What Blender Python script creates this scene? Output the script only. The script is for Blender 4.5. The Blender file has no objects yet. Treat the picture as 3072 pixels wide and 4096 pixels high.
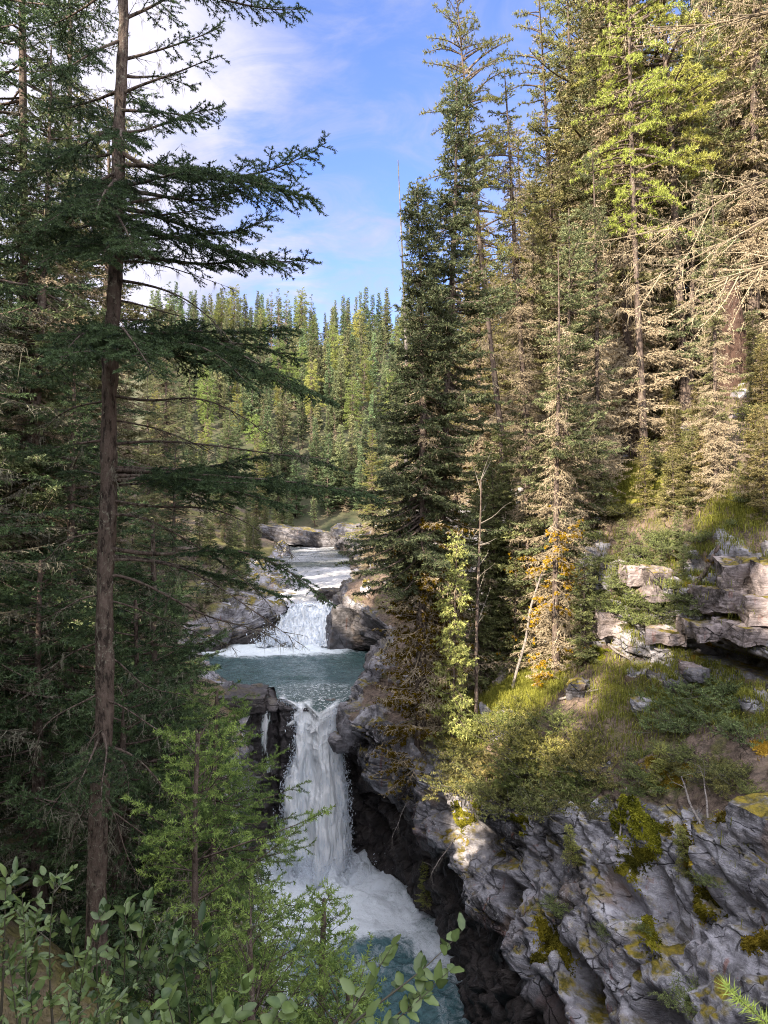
import bpy, math
import numpy as np
from mathutils import Vector, Matrix
from mathutils.bvhtree import BVHTree
R_ = math.radians
F = 682.667
SC = bpy.context.scene
COL = SC.collection
def px(u, v, Y): return np.array([(u-384)/F*Y, Y, (512-v)/F*Y])
UP = np.array([0, 0, 1.0])
def nrm(a): return a/np.maximum(np.linalg.norm(a, axis=-1, keepdims=True), 1e-9)
def sstep(a, b, x):
    t = np.clip((x-a)/(b-a), 0, 1); return t*t*(3-2*t)
# ---------- noise ----------
def h3(i, j, k, s=0):
    n = (i.astype(np.int64)*374761393 + j.astype(np.int64)*668265263 + k.astype(np.int64)*2147483647 + s*1274126177) & 0xFFFFFFFF
    n = ((n ^ (n >> 13))*1274126177) & 0xFFFFFFFF
    n = ((n ^ (n >> 16))*2246822519) & 0xFFFFFFFF
    return ((n ^ (n >> 15)) & 0xFFFFFF)/float(0xFFFFFF)
def vn(p, s=0):
    f = np.floor(p); t = p-f; t = t*t*(3-2*t); i, j, k = f[..., 0], f[..., 1], f[..., 2]; r = 0
    for a in (0, 1):
        for b in (0, 1):
            for c in (0, 1):
                w = (t[..., 0] if a else 1-t[..., 0])*(t[..., 1] if b else 1-t[..., 1])*(t[..., 2] if c else 1-t[..., 2])
                r = r+w*h3(i+a, j+b, k+c, s)
    return r*2-1
def fbm(p, o=4, s=0, g=.5):
    r = 0; a = 1
    for q in range(o):
        r = r+a*vn(p*(2.03**q)+q*17.3, s+q); a *= g
    return r
def worley(p, s=0):
    f = np.floor(p); d1 = np.full(p.shape[:-1], 9.0); d2 = d1.copy(); idv = np.zeros(p.shape[:-1])
    for a in (-1, 0, 1):
        for b in (-1, 0, 1):
            for c in (-1, 0, 1):
                g = f+np.array([a, b, c]); i, j, k = g[..., 0], g[..., 1], g[..., 2]
                q = g+np.stack([h3(i, j, k, s), h3(i, j, k, s+1), h3(i, j, k, s+2)], -1)
                d = np.linalg.norm(q-p, axis=-1); m = d < d1
                d2 = np.where(m, d1, np.minimum(d2, d)); idv = np.where(m, h3(i, j, k, s+7), idv); d1 = np.where(m, d, d1)
    return d1, d2, idv
def facets(p, s=0):
    """nearest cell: distance to its border, its id, and height of a randomly tilted plane through its centre"""
    f = np.floor(p); d1 = np.full(p.shape[:-1], 9.0); d2 = d1.copy(); idv = np.zeros(p.shape[:-1]); pl = idv.copy()
    for a in (-1, 0, 1):
        for b in (-1, 0, 1):
            for c in (-1, 0, 1):
                g = f+np.array([a, b, c]); i, j, k = g[..., 0], g[..., 1], g[..., 2]
                q = p-(g+np.stack([h3(i, j, k, s), h3(i, j, k, s+1), h3(i, j, k, s+2)], -1))
                d = np.abs(q).sum(-1)*.45+np.linalg.norm(q, axis=-1)*.55; m = d < d1
                t = np.stack([h3(i, j, k, s+3), h3(i, j, k, s+4), h3(i, j, k, s+5)], -1)*2-1
                d2 = np.where(m, d1, np.minimum(d2, d)); idv = np.where(m, h3(i, j, k, s+7), idv); pl = np.where(m, (q*t).sum(-1), pl); d1 = np.where(m, d, d1)
    return d2-d1, idv, pl
# ---------- meshes ----------
class Geo:
    def __init__(s): s.V = []; s.T = []; s.A = []; s.n = 0
    def add(s, V, T, tint=0.0):
        V = np.asarray(V, np.float64).reshape(-1, 3); T = np.asarray(T).reshape(-1, 3)
        s.V.append(V); s.T.append(T+s.n); s.A.append(np.broadcast_to(np.asarray(tint, np.float64), (len(V),)).copy()); s.n += len(V)
    def build(s, name, mat, parent=None, smooth=False, off=None):
        V = np.concatenate(s.V) if s.V else np.zeros((3, 3)); T = np.concatenate(s.T) if s.T else np.array([[0, 1, 2]]); A = np.concatenate(s.A) if s.A else np.zeros(3)
        if off is not None: V = V-np.asarray(off)
        return build(name, V, T, mat, parent, smooth, {'tint': A})
def build(name, V, Fc, mat, parent=None, smooth=False, attrs=None):
    V = np.ascontiguousarray(V, np.float32); Fc = np.ascontiguousarray(Fc, np.int32); n, k = Fc.shape
    me = bpy.data.meshes.new(name)
    me.vertices.add(len(V)); me.vertices.foreach_set('co', V.ravel())
    me.loops.add(n*k); me.loops.foreach_set('vertex_index', Fc.ravel())
    me.polygons.add(n); me.polygons.foreach_set('loop_start', np.arange(0, n*k, k, dtype=np.int32))
    me.polygons.foreach_set('use_smooth', np.full(n, bool(smooth)))
    me.update(calc_edges=True)
    for a, d in (attrs or {}).items():
        at = me.attributes.new(a, 'FLOAT', 'POINT'); at.data.foreach_set('value', np.ascontiguousarray(d, np.float32).ravel())
    me.materials.append(mat)
    o = bpy.data.objects.new(name, me); COL.objects.link(o)
    if parent is not None: o.parent = parent
    return o
def gridfaces(n, m):
    i = np.arange(n*m).reshape(n, m)
    return np.stack([i[:-1, :-1], i[1:, :-1], i[1:, 1:], i[:-1, 1:]], -1).reshape(-1, 4)
def gnormals(P):
    return nrm(np.cross(np.gradient(P, axis=1), np.gradient(P, axis=0)))
def tag(o, label, cat, group=None, kind=None):
    o['label'] = label; o['category'] = cat
    if group: o['group'] = group
    if kind: o['kind'] = kind
    return o
def thing(name, label, cat, loc=(0, 0, 0), group=None, rz=0, sc=1.0):
    o = bpy.data.objects.new(name, None); COL.objects.link(o); o.location = loc; o.rotation_euler = (0, 0, rz); o.scale = (sc,)*3
    o.empty_display_size = .2
    return tag(o, label, cat, group)
def dup(root, label, loc, group=None, rz=0, sc=(1, 1, 1), tilt=(0, 0), cols=None):
    r = root.copy(); COL.objects.link(r); r.location = loc; r.rotation_euler = (tilt[0], tilt[1], rz); r.scale = sc; r['label'] = label
    if group: r['group'] = group
    for ch in list(root.children):
        c = ch.copy(); COL.objects.link(c); c.parent = r
        if cols and ch.name.split('.')[0] in cols: c.color = cols[ch.name.split('.')[0]]
        for g in ch.children:
            d = g.copy(); COL.objects.link(d); d.parent = c
    return r
def structure(o): o['kind'] = 'structure'; return o
# ---------- plant geometry ----------
def tube(P, rad, sides=6, ph=0.0):
    """P (B,K,3), rad (B,K) -> verts, tris"""
    B, K, _ = P.shape
    T = nrm(np.gradient(P, axis=1)); ref = np.where(np.abs(T[..., 2:3]) > .9, np.array([1.0, 0, 0]), UP)
    X = nrm(np.cross(ref, T)); Yv = np.cross(T, X)
    a = np.arange(sides)/sides*2*np.pi+ph
    V = P[:, :, None]+rad[..., None, None]*(X[:, :, None]*np.cos(a)[None, None, :, None]+Yv[:, :, None]*np.sin(a)[None, None, :, None])
    i = np.arange(B*K*sides).reshape(B, K, sides); j = np.roll(i, -1, axis=2)
    q = np.stack([i[:, :-1], j[:, :-1], j[:, 1:], i[:, 1:]], -1).reshape(-1, 4)
    return V.reshape(-1, 3), np.concatenate([q[:, [0, 1, 2]], q[:, [0, 2, 3]]])
def cones(P0, P1, w, rng):
    N = len(P0)
    if N == 0: return np.zeros((0, 3)), np.zeros((0, 3), int)
    T = nrm(P1-P0); X = nrm(np.cross(T, rng.normal(size=(N, 3)))); Y = np.cross(T, X)
    w = np.broadcast_to(np.asarray(w), (N,))[:, None]
    V = np.stack([P0+X*w, P0-X*w*.5+Y*w*.87, P0-X*w*.5-Y*w*.87, P1], 1)
    b = (np.arange(N)*4)[:, None, None]
    return V.reshape(-1, 3), (b+np.array([[0, 1, 3], [1, 2, 3], [2, 0, 3]])[None]).reshape(-1, 3)
def needles(P0, P1, pm, ln, w, rng, tint=0.0, fwd=.62, tj=.18, flat=0.0):
    L = np.linalg.norm(P1-P0, axis=1); n = np.maximum(1, (L*pm+rng.random(len(L))).astype(int))
    r = np.repeat(np.arange(len(L)), n); N = len(r)
    if N == 0: return np.zeros((0, 3)), np.zeros((0, 3), int), np.zeros(0)
    A = nrm(P1-P0)[r]; t = rng.random(N)**.9
    base = P0[r]+(P1-P0)[r]*t[:, None]
    rv = rng.normal(size=(N, 3)); rv[:, 2] *= 1-flat
    pr = nrm(np.cross(A, rv)); pr = nrm(np.cross(pr, A)) if flat else pr
    f = fwd+rng.normal(size=N)*.12
    f = np.clip(f+(t > .93)*.25, .1, .97)[:, None]
    D = A*f+pr*np.sqrt(1-f*f); S = nrm(np.cross(D, rng.normal(size=(N, 3))))
    l = (ln*(.7+.5*rng.random(N)))[:, None]
    V = np.stack([base+S*w*.5, base-S*w*.5, base+D*l+S*w*.12], 1).reshape(-1, 3)
    tt = np.broadcast_to(np.asarray(tint), (len(L),))[r]+rng.normal(size=N)*tj*.5
    return V, np.arange(N*3).reshape(-1, 3), np.repeat(np.clip(tt, 0, 1), 3)
def hangers(P, ln, w, rng, tint=1.0):
    N = len(P)
    if N == 0: return np.zeros((0, 3)), np.zeros((0, 3), int), np.zeros(0)
    P = np.repeat(P, 3, 0)+rng.normal(size=(N*3, 3))*ln*.10; N = N*3; w = w*.42
    S = nrm(rng.normal(size=(N, 3))*[1, 1, .2]); l = ln*(.12+rng.random(N)**2.2*1.3)
    tip = P-UP*l[:, None]+rng.normal(size=(N, 3))*l[:, None]*.30
    V = np.stack([P+S*w, P-S*w, tip], 1).reshape(-1, 3)
    return V, np.arange(N*3).reshape(-1, 3), np.repeat(np.clip(tint+rng.normal(size=N)*.12, 0, 1), 3)
def grow(rng, base, D, c, tpm, tlen, t0=.15, ang=52, spm=0, sscale=.45, K=8, droop=.1, wob=.03, tp=.7):
    """branches base+D t+c(t-t^2)z ; twigs in their plane; twigs on twigs"""
    base = np.asarray(base, float).reshape(-1, 3); D = np.asarray(D, float).reshape(-1, 3); B = len(base)
    c = np.broadcast_to(np.asarray(c, float), (B,)); t0 = np.broadcast_to(np.asarray(t0, float), (B,))
    L = np.linalg.norm(D, axis=1); sd = nrm(np.cross(D, UP)+1e-6); wb = rng.normal(size=(B, 3))*wob; wf = rng.random(B)*6
    def pos(b, t):
        s = np.sin(t*5+wf[b])*t*(1-t*.5)
        return base[b]+D[b]*t[..., None]+UP*(c[b]*(t-t*t))[..., None]+wb[b]*(L[b]*s)[..., None]
    bb = np.repeat(np.arange(B)[:, None], K, 1); tt = np.repeat(np.linspace(0, 1, K)[None], B, 0)
    poly = pos(bb, tt)
    n = np.maximum(2, (L*(1-t0)*tpm).astype(int)); bi = np.repeat(np.arange(B), n); N = len(bi)
    k = np.arange(N)-np.repeat(np.cumsum(n)-n, n)
    t = t0[bi]+(1-t0[bi])*np.clip((k+rng.random(N))/n[bi], 0, .995)
    P0 = pos(bi, t); T = nrm(pos(bi, np.minimum(t+.02, 1.02))-pos(bi, t-.02))
    sg = np.where(k % 2 == 0, 1.0, -1.0); a = np.radians(ang+rng.normal(size=N)*10)
    dr = T*np.cos(a)[:, None]+sd[bi]*(sg*np.sin(a))[:, None]+rng.normal(size=(N, 3))*.16; dr[:, 2] -= droop*rng.random(N)*2
    dr = nrm(dr); tl = np.broadcast_to(np.asarray(tlen, float), (B,))[bi]
    ll = tl*(.25+.75*(1-t)**tp)*np.clip((t-t0[bi]+.12)*5, .4, 1)*(.65+.6*rng.random(N))
    P1 = P0+dr*ll[:, None]
    out = dict(poly=poly, L=L, P0=P0, P1=P1, t=t, bi=bi, S0=np.zeros((0, 3)), S1=np.zeros((0, 3)), sbi=np.zeros(0, int), st=np.zeros(0))
    # outer end of each branch carries foliage too
    out['E0'] = pos(np.arange(B), np.full(B, .72)); out['E1'] = pos(np.arange(B), np.ones(B))
    if spm:
        m = np.maximum(1, (ll*spm+rng.random(N)).astype(int)); ti = np.repeat(np.arange(N), m); M = len(ti)
        kk = np.arange(M)-np.repeat(np.cumsum(m)-m, m); q = .12+.85*(kk+rng.random(M))/m[ti]
        S0 = P0[ti]+(P1-P0)[ti]*q[:, None]; s2 = nrm(np.cross(dr[ti], UP)+1e-6)*np.where(kk % 2 == 0, 1, -1)[:, None]
        d2 = nrm(dr[ti]*.75+s2*.7+rng.normal(size=(M, 3))*.2-UP*(droop*.6))
        S1 = S0+d2*(ll[ti]*sscale*(1.1-.75*q)*(.7+.6*rng.random(M)))[:, None]
        out.update(S0=S0, S1=S1, sbi=bi[ti], st=t[ti])
    return out
# ---------- materials ----------
class NT:
    def __init__(s, tree): s.t = tree; s.n = tree.nodes; s.l = tree.links
    def new(s, ty, **kw):
        x = s.n.new(ty)
        for k, v in kw.items():
            if hasattr(x, k): setattr(x, k, v)
        return x
    def put(s, sock, v):
        if isinstance(v, bpy.types.NodeSocket): s.l.new(v, sock)
        elif isinstance(v, (tuple, list)): sock.default_value = tuple(v)+((1.0,) if len(v) == 3 and sock.type == 'RGBA' else ())
        else: sock.default_value = v
    def math(s, op, a, b=0.0, c=None, clamp=False):
        x = s.new('ShaderNodeMath', operation=op, use_clamp=clamp); s.put(x.inputs[0], a); s.put(x.inputs[1], b)
        if c is not None: s.put(x.inputs[2], c)
        return x.outputs[0]
    def mix(s, f, a, b, mode='MIX'):
        x = s.new('ShaderNodeMix', data_type='RGBA', blend_type=mode); s.put(x.inputs[0], f); s.put(x.inputs[6], a); s.put(x.inputs[7], b); return x.outputs[2]
    def noise(s, vec, scale, det=4, rough=.55, dist=0.0):
        x = s.new('ShaderNodeTexNoise'); s.put(x.inputs['Scale'], scale); s.put(x.inputs['Detail'], det); s.put(x.inputs['Roughness'], rough); s.put(x.inputs['Distortion'], dist)
        if vec is not None: s.l.new(vec, x.inputs['Vector'])
        return x.outputs['Fac']
    def map(s, vec, sc=(1, 1, 1), rot=(0, 0, 0), loc=(0, 0, 0)):
        x = s.new('ShaderNodeMapping'); x.inputs['Scale'].default_value = sc; x.inputs['Rotation'].default_value = rot; x.inputs['Location'].default_value = loc
        s.l.new(vec, x.inputs['Vector']); return x.outputs[0]
    def step(s, v, a, b, lo=0.0, hi=1.0):
        x = s.new('ShaderNodeMapRange', interpolation_type='SMOOTHSTEP'); s.put(x.inputs['Value'], v)
        for n_, q in (('From Min', a), ('From Max', b), ('To Min', lo), ('To Max', hi)): x.inputs[n_].default_value = q
        return x.outputs[0]
    def attr(s, name): return s.new('ShaderNodeAttribute', attribute_name=name).outputs['Fac']
    def bump(s, h, st, dist, nrm_=None):
        x = s.new('ShaderNodeBump'); s.put(x.inputs['Strength'], st); s.put(x.inputs['Distance'], dist); s.put(x.inputs['Height'], h)
        if nrm_ is not None: s.l.new(nrm_, x.inputs['Normal'])
        return x.outputs[0]
def mat(name):
    m = bpy.data.materials.new(name); m.use_nodes = True; t = NT(m.node_tree)
    p = [x for x in t.n if x.type == 'BSDF_PRINCIPLED'][0]; o = [x for x in t.n if x.type == 'OUTPUT_MATERIAL'][0]
    return m, t, p, o
def obj_coord(t): return t.new('ShaderNodeTexCoord').outputs['Object']
def geo_pos(t): return t.new('ShaderNodeNewGeometry').outputs['Position']
def foliage_mat(name, dark, light, trans=.3, rough=.6, spec=.25, var=.3, use_obj=True):
    m, t, p, o = mat(name)
    c = t.mix(t.attr('tint'), dark, light)
    oi = t.new('ShaderNodeObjectInfo')
    if use_obj: c = t.mix(1.0, c, oi.outputs['Color'], 'MULTIPLY')
    f = t.math('MULTIPLY_ADD', oi.outputs['Random'], var*2, 1-var)
    cc = t.new('ShaderNodeCombineColor'); [t.l.new(f, cc.inputs[i]) for i in range(3)]
    c = t.mix(1.0, c, cc.outputs[0], 'MULTIPLY')
    t.put(p.inputs['Base Color'], c); p.inputs['Roughness'].default_value = rough; p.inputs['Specular IOR Level'].default_value = spec
    if trans > 0:
        tr = t.new('ShaderNodeBsdfTranslucent'); t.put(tr.inputs[0], c); ms = t.new('ShaderNodeMixShader'); ms.inputs[0].default_value = trans
        t.l.new(p.outputs[0], ms.inputs[1]); t.l.new(tr.outputs[0], ms.inputs[2]); t.l.new(ms.outputs[0], o.inputs[0])
    return m
M = {}
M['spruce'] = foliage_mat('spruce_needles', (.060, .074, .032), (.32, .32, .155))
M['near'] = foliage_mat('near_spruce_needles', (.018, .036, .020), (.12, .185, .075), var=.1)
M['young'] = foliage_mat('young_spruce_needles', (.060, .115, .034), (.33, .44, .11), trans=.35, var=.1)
M['pine'] = foliage_mat('pine_needles', (.10, .115, .034), (.38, .37, .10), trans=.35)
M['twig'] = foliage_mat('lichened_twigs', (.13, .102, .072), (.49, .41, .285), trans=.1, rough=.9, spec=.05, var=.15)
M['darktwig'] = foliage_mat('dead_twigs', (.035, .027, .022), (.23, .225, .17), trans=.05, rough=.9, spec=.05, var=.1)
M['gold'] = foliage_mat('golden_lichen', (.20, .12, .008), (.75, .48, .018), trans=.25, rough=.9, spec=.05, var=.1)
M['leaf'] = foliage_mat('broad_leaves', (.026, .058, .018), (.17, .24, .08), trans=.3, rough=.38, spec=.5, var=.1)
M['juniper'] = foliage_mat('juniper_needles', (.050, .070, .028), (.25, .27, .11), trans=.2, var=.2)
M['grass'] = foliage_mat('grass_blades', (.11, .125, .022), (.43, .43, .085), trans=.4, var=.1)
M['moss'] = foliage_mat('moss_tufts', (.075, .070, .014), (.36, .30, .04), trans=.2, rough=.95, spec=.05, var=.2)
M['litter'] = foliage_mat('dead_sticks', (.07, .055, .045), (.34, .31, .27), trans=0, rough=.9, spec=.1, var=.1)
def bark_mat(name, a, b, lich, sc=1.0):
    m, t, p, o = mat(name); v = obj_coord(t)
    n1 = t.noise(t.map(v, (9*sc, 9*sc, 3*sc)), 2.2, 6, .7); n2 = t.noise(v, 26*sc, 4, .7); n3 = t.noise(v, 3.0*sc, 5, .65)
    c = t.mix(t.step(n1, .3, .7), a, b)
    c = t.mix(t.math('MULTIPLY', t.step(n2, .52, .66), t.step(n3, .44, .6)), c, lich)
    c = t.mix(t.math('MULTIPLY', t.step(n1, .46, .40), .7), c, tuple(x*.4 for x in a))
    t.put(p.inputs['Base Color'], c); p.inputs['Roughness'].default_value = .9; p.inputs['Specular IOR Level'].default_value = .15
    t.put(p.inputs['Normal'], t.bump(t.math('ADD', n1, t.math('MULTIPLY', n2, .5)), .9, .03/sc)); return m
M['bark'] = bark_mat('spruce_bark', (.055, .042, .035), (.155, .118, .098), (.24, .23, .18))
M['bark_mid'] = bark_mat('weathered_bark', (.06, .045, .038), (.17, .13, .11), (.28, .26, .21), .6)
M['snag'] = bark_mat('red_brown_snag_bark', (.032, .019, .015), (.085, .052, .040), (.2, .17, .14), .7)
M['logw'] = bark_mat('grey_log_wood', (.13, .11, .10), (.30, .27, .25), (.36, .33, .30), 1.0)
# rock and soil share one sheet; vertex attributes say which is where
def rock_mat(name, soil=True, light=1.0, tone=(1, 1, 1)):
    m, t, p, o = mat(name); v = geo_pos(t)
    T = lambda c: tuple(a*light*b for a, b in zip(c, tone))
    big = t.noise(v, .55, 5, .6, .6); strata = t.noise(t.map(v, (.7, .7, 5.0), (0, .13, 0)), 1.6, 5, .65, .3)
    fine = t.noise(v, 9, 6, .7); mid = t.noise(v, 2.4, 6, .65, .4); streak = t.noise(t.map(v, (3.2, 3.2, .5)), 1.4, 4, .6)
    c = t.mix(t.step(mid, .3, .68), T((.125, .12, .135)), T((.42, .41, .45)))
    c = t.mix(t.math('MULTIPLY', t.step(strata, .5, .66), .55), c, T((.16, .14, .135)))
    c = t.mix(t.math('MULTIPLY', t.step(big, .50, .62), t.step(fine, .30, .52)), c, T((.055, .052, .055)))       # black crust lichen
    c = t.mix(t.math('MULTIPLY', t.step(t.noise(v, .9, 4, .6, .3), .58, .72), .7), c, T((.26, .19, .15)))  # buff stain
    c = t.mix(t.math('MULTIPLY', t.step(streak, .62, .72), .6), c, T((.22, .085, .055)))                    # rust streaks
    c = t.mix(t.math('MULTIPLY', t.step(t.noise(v, 17, 3, .6), .6, .68), .45), c, T((.46, .455, .45)))      # pale flecks
    rust = t.attr('rust'); c = t.mix(t.math('MULTIPLY', rust, t.step(mid, .3, .8)), c, (.20, .075, .055))
    wet = t.attr('wet'); c = t.mix(wet, c, t.mix(t.step(mid, .3, .7), (.030, .026, .026), (.085, .070, .066)))
    nz = t.new('ShaderNodeSeparateXYZ'); t.l.new(t.new('ShaderNodeNewGeometry').outputs['Normal'], nz.inputs[0]); nz = nz.outputs[2]
    mossf = t.math('MULTIPLY', t.step(nz, .5, .85), t.math('SUBTRACT', 1.0, wet))
    mossf = t.math('MULTIPLY', mossf, t.step(t.noise(v, 1.3, 5, .65), .46, .6))
    mcol = t.mix(t.step(t.noise(v, 6, 4, .7), .35, .65), (.075, .065, .012), (.25, .19, .025))
    c = t.mix(mossf, c, mcol)
    wv = t.new('ShaderNodeVectorMath', operation='MULTIPLY_ADD'); nz_ = t.new('ShaderNodeTexNoise'); nz_.inputs['Scale'].default_value = 1.7; nz_.inputs['Detail'].default_value = 4; t.l.new(v, nz_.inputs['Vector']); t.l.new(nz_.outputs['Color'], wv.inputs[0]); wv.inputs[1].default_value = (.55, .55, .3); t.l.new(t.map(v, (1, 1, 1.7), (.1, .12, 0)), wv.inputs[2])
    ck = 1.0
    for sc_, wd, ns, lo in ((.62, .016, .8, .46), (1.9, .022, 1.9, .56)):
        vo = t.new('ShaderNodeTexVoronoi', feature='DISTANCE_TO_EDGE'); vo.inputs['Scale'].default_value = sc_; t.l.new(wv.outputs[0], vo.inputs['Vector']); ck = t.math('MULTIPLY', ck, t.math('MAXIMUM', t.step(vo.outputs['Distance'], 0.0, wd), t.step(t.noise(v, ns, 3, .6), lo+.06, lo)))
    c = t.mix(t.math('MULTIPLY', t.math('SUBTRACT', 1.0, ck), .65), c, (.04, .036, .036))
    h = t.math('ADD', t.math('MULTIPLY', t.math('ADD', mid, t.math('MULTIPLY', ck, .6)), 1.1), t.math('ADD', t.math('MULTIPLY', fine, .35), t.math('MULTIPLY', strata, .7)))
    if soil:
        so = t.attr('soil')
        sc = t.mix(t.step(t.noise(v, 7, 6, .75), .33, .68), (.055, .040, .032), (.19, .14, .11))
        sc = t.mix(t.math('MULTIPLY', t.step(t.noise(v, .7, 4, .6), .5, .65), .7), sc, (.18, .13, .10))
        sc = t.mix(t.math('MULTIPLY', t.step(t.noise(v, 1.1, 5, .7), .5, .62), .8), sc, t.mix(t.step(fine, .35, .65), (.05, .055, .022), (.15, .14, .045)))
        gm = t.attr('green'); sc = t.mix(gm, sc, t.mix(t.step(fine, .3, .7), (.08, .085, .016), (.23, .215, .03)))
        c = t.mix(t.step(t.math('ADD', so, t.math('MULTIPLY', t.math('SUBTRACT', mid, .5), .9)), .35, .65), c, sc)
    t.put(p.inputs['Base Color'], c)
    t.put(p.inputs['Roughness'], t.math('MULTIPLY_ADD', wet, -.4, .88)); p.inputs['Specular IOR Level'].default_value = .3
    t.put(p.inputs['Normal'], t.bump(h, .9, .10)); return m
M['rock'] = rock_mat('canyon_rock'); M['boulder'] = rock_mat('boulder_rock', soil=False)
M['dark_rock'] = rock_mat('dark_shale_rock', soil=False, light=.55); M['warm_rock'] = rock_mat('warm_ledge_rock', soil=False, light=.8, tone=(1.15, 1.0, .90))
M['slab'] = rock_mat('river_slab_rock', soil=False, light=.75, tone=(1.05, 1, .97))
def floor_mat():
    m, t, p, o = mat('forest_floor'); v = geo_pos(t); n = t.noise(v, .35, 6, .75); n2 = t.noise(v, 2.5, 4, .7)
    t.put(p.inputs['Base Color'], t.mix(t.step(n, .35, .65), t.mix(n2, (.018, .026, .012), (.05, .062, .024)), t.mix(n2, (.045, .042, .024), (.10, .09, .05)))); p.inputs['Roughness'].default_value = .95
    return m
M['floor'] = floor_mat()
def water_mat(name, deep, foamc, sc=1.0, ripple=.05, rough=.07, white=0.0, aniso=(1, 1, 1)):
    m, t, p, o = mat(name); v = geo_pos(t); fa = t.attr('foam')
    w1 = t.noise(v, .9*sc, 5, .65, 1.2); w2 = t.noise(v, 3.2*sc, 5, .7, 1.5)
    rid = t.math('SUBTRACT', 1.0, t.math('MULTIPLY', t.math('ABSOLUTE', t.math('SUBTRACT', w1, .5)), 5.0))
    rid2 = t.math('SUBTRACT', 1.0, t.math('MULTIPLY', t.math('ABSOLUTE', t.math('SUBTRACT', w2, .5)), 6.0))
    web = t.math('ADD', t.math('MULTIPLY', rid, .5), t.math('MULTIPLY', rid2, .4))
    f = t.step(t.math('ADD', t.math('MULTIPLY', web, .62), t.math('MULTIPLY_ADD', fa, 1.35, -.62)), 0.0, .75)
    c = t.mix(t.step(w2, .3, .7), deep, tuple(x*1.7 for x in deep)); c = t.mix(f, c, foamc)
    t.put(p.inputs['Base Color'], c); t.put(p.inputs['Roughness'], t.math('MULTIPLY_ADD', f, .5, rough)); p.inputs['IOR'].default_value = 1.33
    b1 = t.noise(t.map(v, aniso), 5*sc, 4, .6, .5); b2 = t.noise(t.map(v, aniso), 16*sc, 3, .6)
    t.put(p.inputs['Normal'], t.bump(t.math('ADD', b1, t.math('MULTIPLY', b2, .35)), .8, ripple)); return m
M['pool'] = water_mat('plunge_pool_water', (.042, .088, .098), (.74, .79, .85), 1.0, .09)
M['midpool'] = water_mat('calm_pool_water', (.026, .056, .055), (.70, .76, .80), .8, .10, .04, aniso=(.6, 1.5, 1))
M['river'] = water_mat('river_water', (.050, .060, .060), (.42, .42, .45), 1.0, .12, .12, aniso=(.7, 1.4, 1))
def fall_mat():
    m, t, p, o = mat('falling_white_water'); v = geo_pos(t)
    s = t.noise(t.map(v, (5.5, 5.5, .40)), 1.6, 6, .7, .5); s2 = t.noise(t.map(v, (3, 3, .6)), 3.0, 5, .7)
    th = t.attr('thick'); gl = t.attr('glass')
    c = t.mix(t.step(s, .28, .62), (.74, .80, .85), (.94, .955, .97)); c = t.mix(t.step(th, -.1, .45), (.30, .36, .36), c); c = t.mix(t.math('MULTIPLY', gl, t.step(s, .72, .5)), c, (.045, .085, .082)); t.put(p.inputs['Base Color'], c); t.put(p.inputs['Roughness'], t.math('MULTIPLY_ADD', gl, -.4, .5))
    p.inputs['Specular IOR Level'].default_value = .4
    t.put(p.inputs['Normal'], t.bump(t.math('ADD', s, t.math('MULTIPLY', s2, .6)), .6, .10))
    al = t.math('MAXIMUM', gl, t.step(t.math('ADD', th, t.math('MULTIPLY', t.math('SUBTRACT', s, .5), 2.0)), -.1, .3)); t.put(p.inputs['Alpha'], al)
    return m
M['fall'] = fall_mat()
def spray_mat():
    m, t, p, o = mat('spray_drops'); p.inputs['Base Color'].default_value = (.82, .87, .94, 1); p.inputs['Roughness'].default_value = .5
    tr = t.new('ShaderNodeBsdfTranslucent'); tr.inputs[0].default_value = (.82, .87, .94, 1); ms = t.new('ShaderNodeMixShader'); ms.inputs[0].default_value = .4
    t.l.new(p.outputs[0], ms.inputs[1]); t.l.new(tr.outputs[0], ms.inputs[2]); t.l.new(ms.outputs[0], o.inputs[0]); return m
M['spray'] = spray_mat()
# ---------- camera, sky, sun ----------
cam = bpy.data.cameras.new('camera'); camo = bpy.data.objects.new('camera', cam); COL.objects.link(camo); SC.camera = camo
cam.sensor_fit = 'VERTICAL'; cam.sensor_height = 36; cam.sensor_width = 27; cam.lens = 24; cam.clip_start = .05; cam.clip_end = 3000
camo.location = (0, 0, 0); camo.rotation_euler = (R_(90), 0, 0)
SUN_EL, SUN_AZ = 28.0, 113.0      # azimuth measured counter-clockwise from +X towards +Y of the vector to the sun, mirrored below
sdir = Vector((-math.cos(R_(SUN_EL))*.66, -math.cos(R_(SUN_EL))*.751, math.sin(R_(SUN_EL))))
sl = bpy.data.lights.new('sun', 'SUN'); so_ = bpy.data.objects.new('sun', sl); COL.objects.link(so_)
sl.energy = 5.0; sl.angle = R_(.6); sl.color = (1.0, .86, .68); so_.rotation_euler = (-sdir).to_track_quat('-Z', 'Y').to_euler()
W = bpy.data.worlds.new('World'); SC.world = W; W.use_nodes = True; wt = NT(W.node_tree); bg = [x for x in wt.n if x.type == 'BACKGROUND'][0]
sky = wt.new('ShaderNodeTexSky', sky_type='NISHITA'); sky.sun_disc = False; sky.sun_elevation = R_(SUN_EL)
sky.sun_rotation = math.atan2(sdir.x, sdir.y); sky.altitude = 1500; sky.air_density = 1.0; sky.dust_density = .35; sky.ozone_density = 2.2
d = wt.new('ShaderNodeTexCoord').outputs['Generated']; sx = wt.new('ShaderNodeSeparateXYZ'); wt.l.new(d, sx.inputs[0])
X_, Y_, Z_ = sx.outputs
az_ = wt.math('ARCTAN2', X_, Y_)                                   # clouds stand by bearing and height; those behind and overhead are added fill
iv = wt.math('DIVIDE', 1.0, wt.math('MAXIMUM', wt.math('ADD', Z_, .22), .05))
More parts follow.
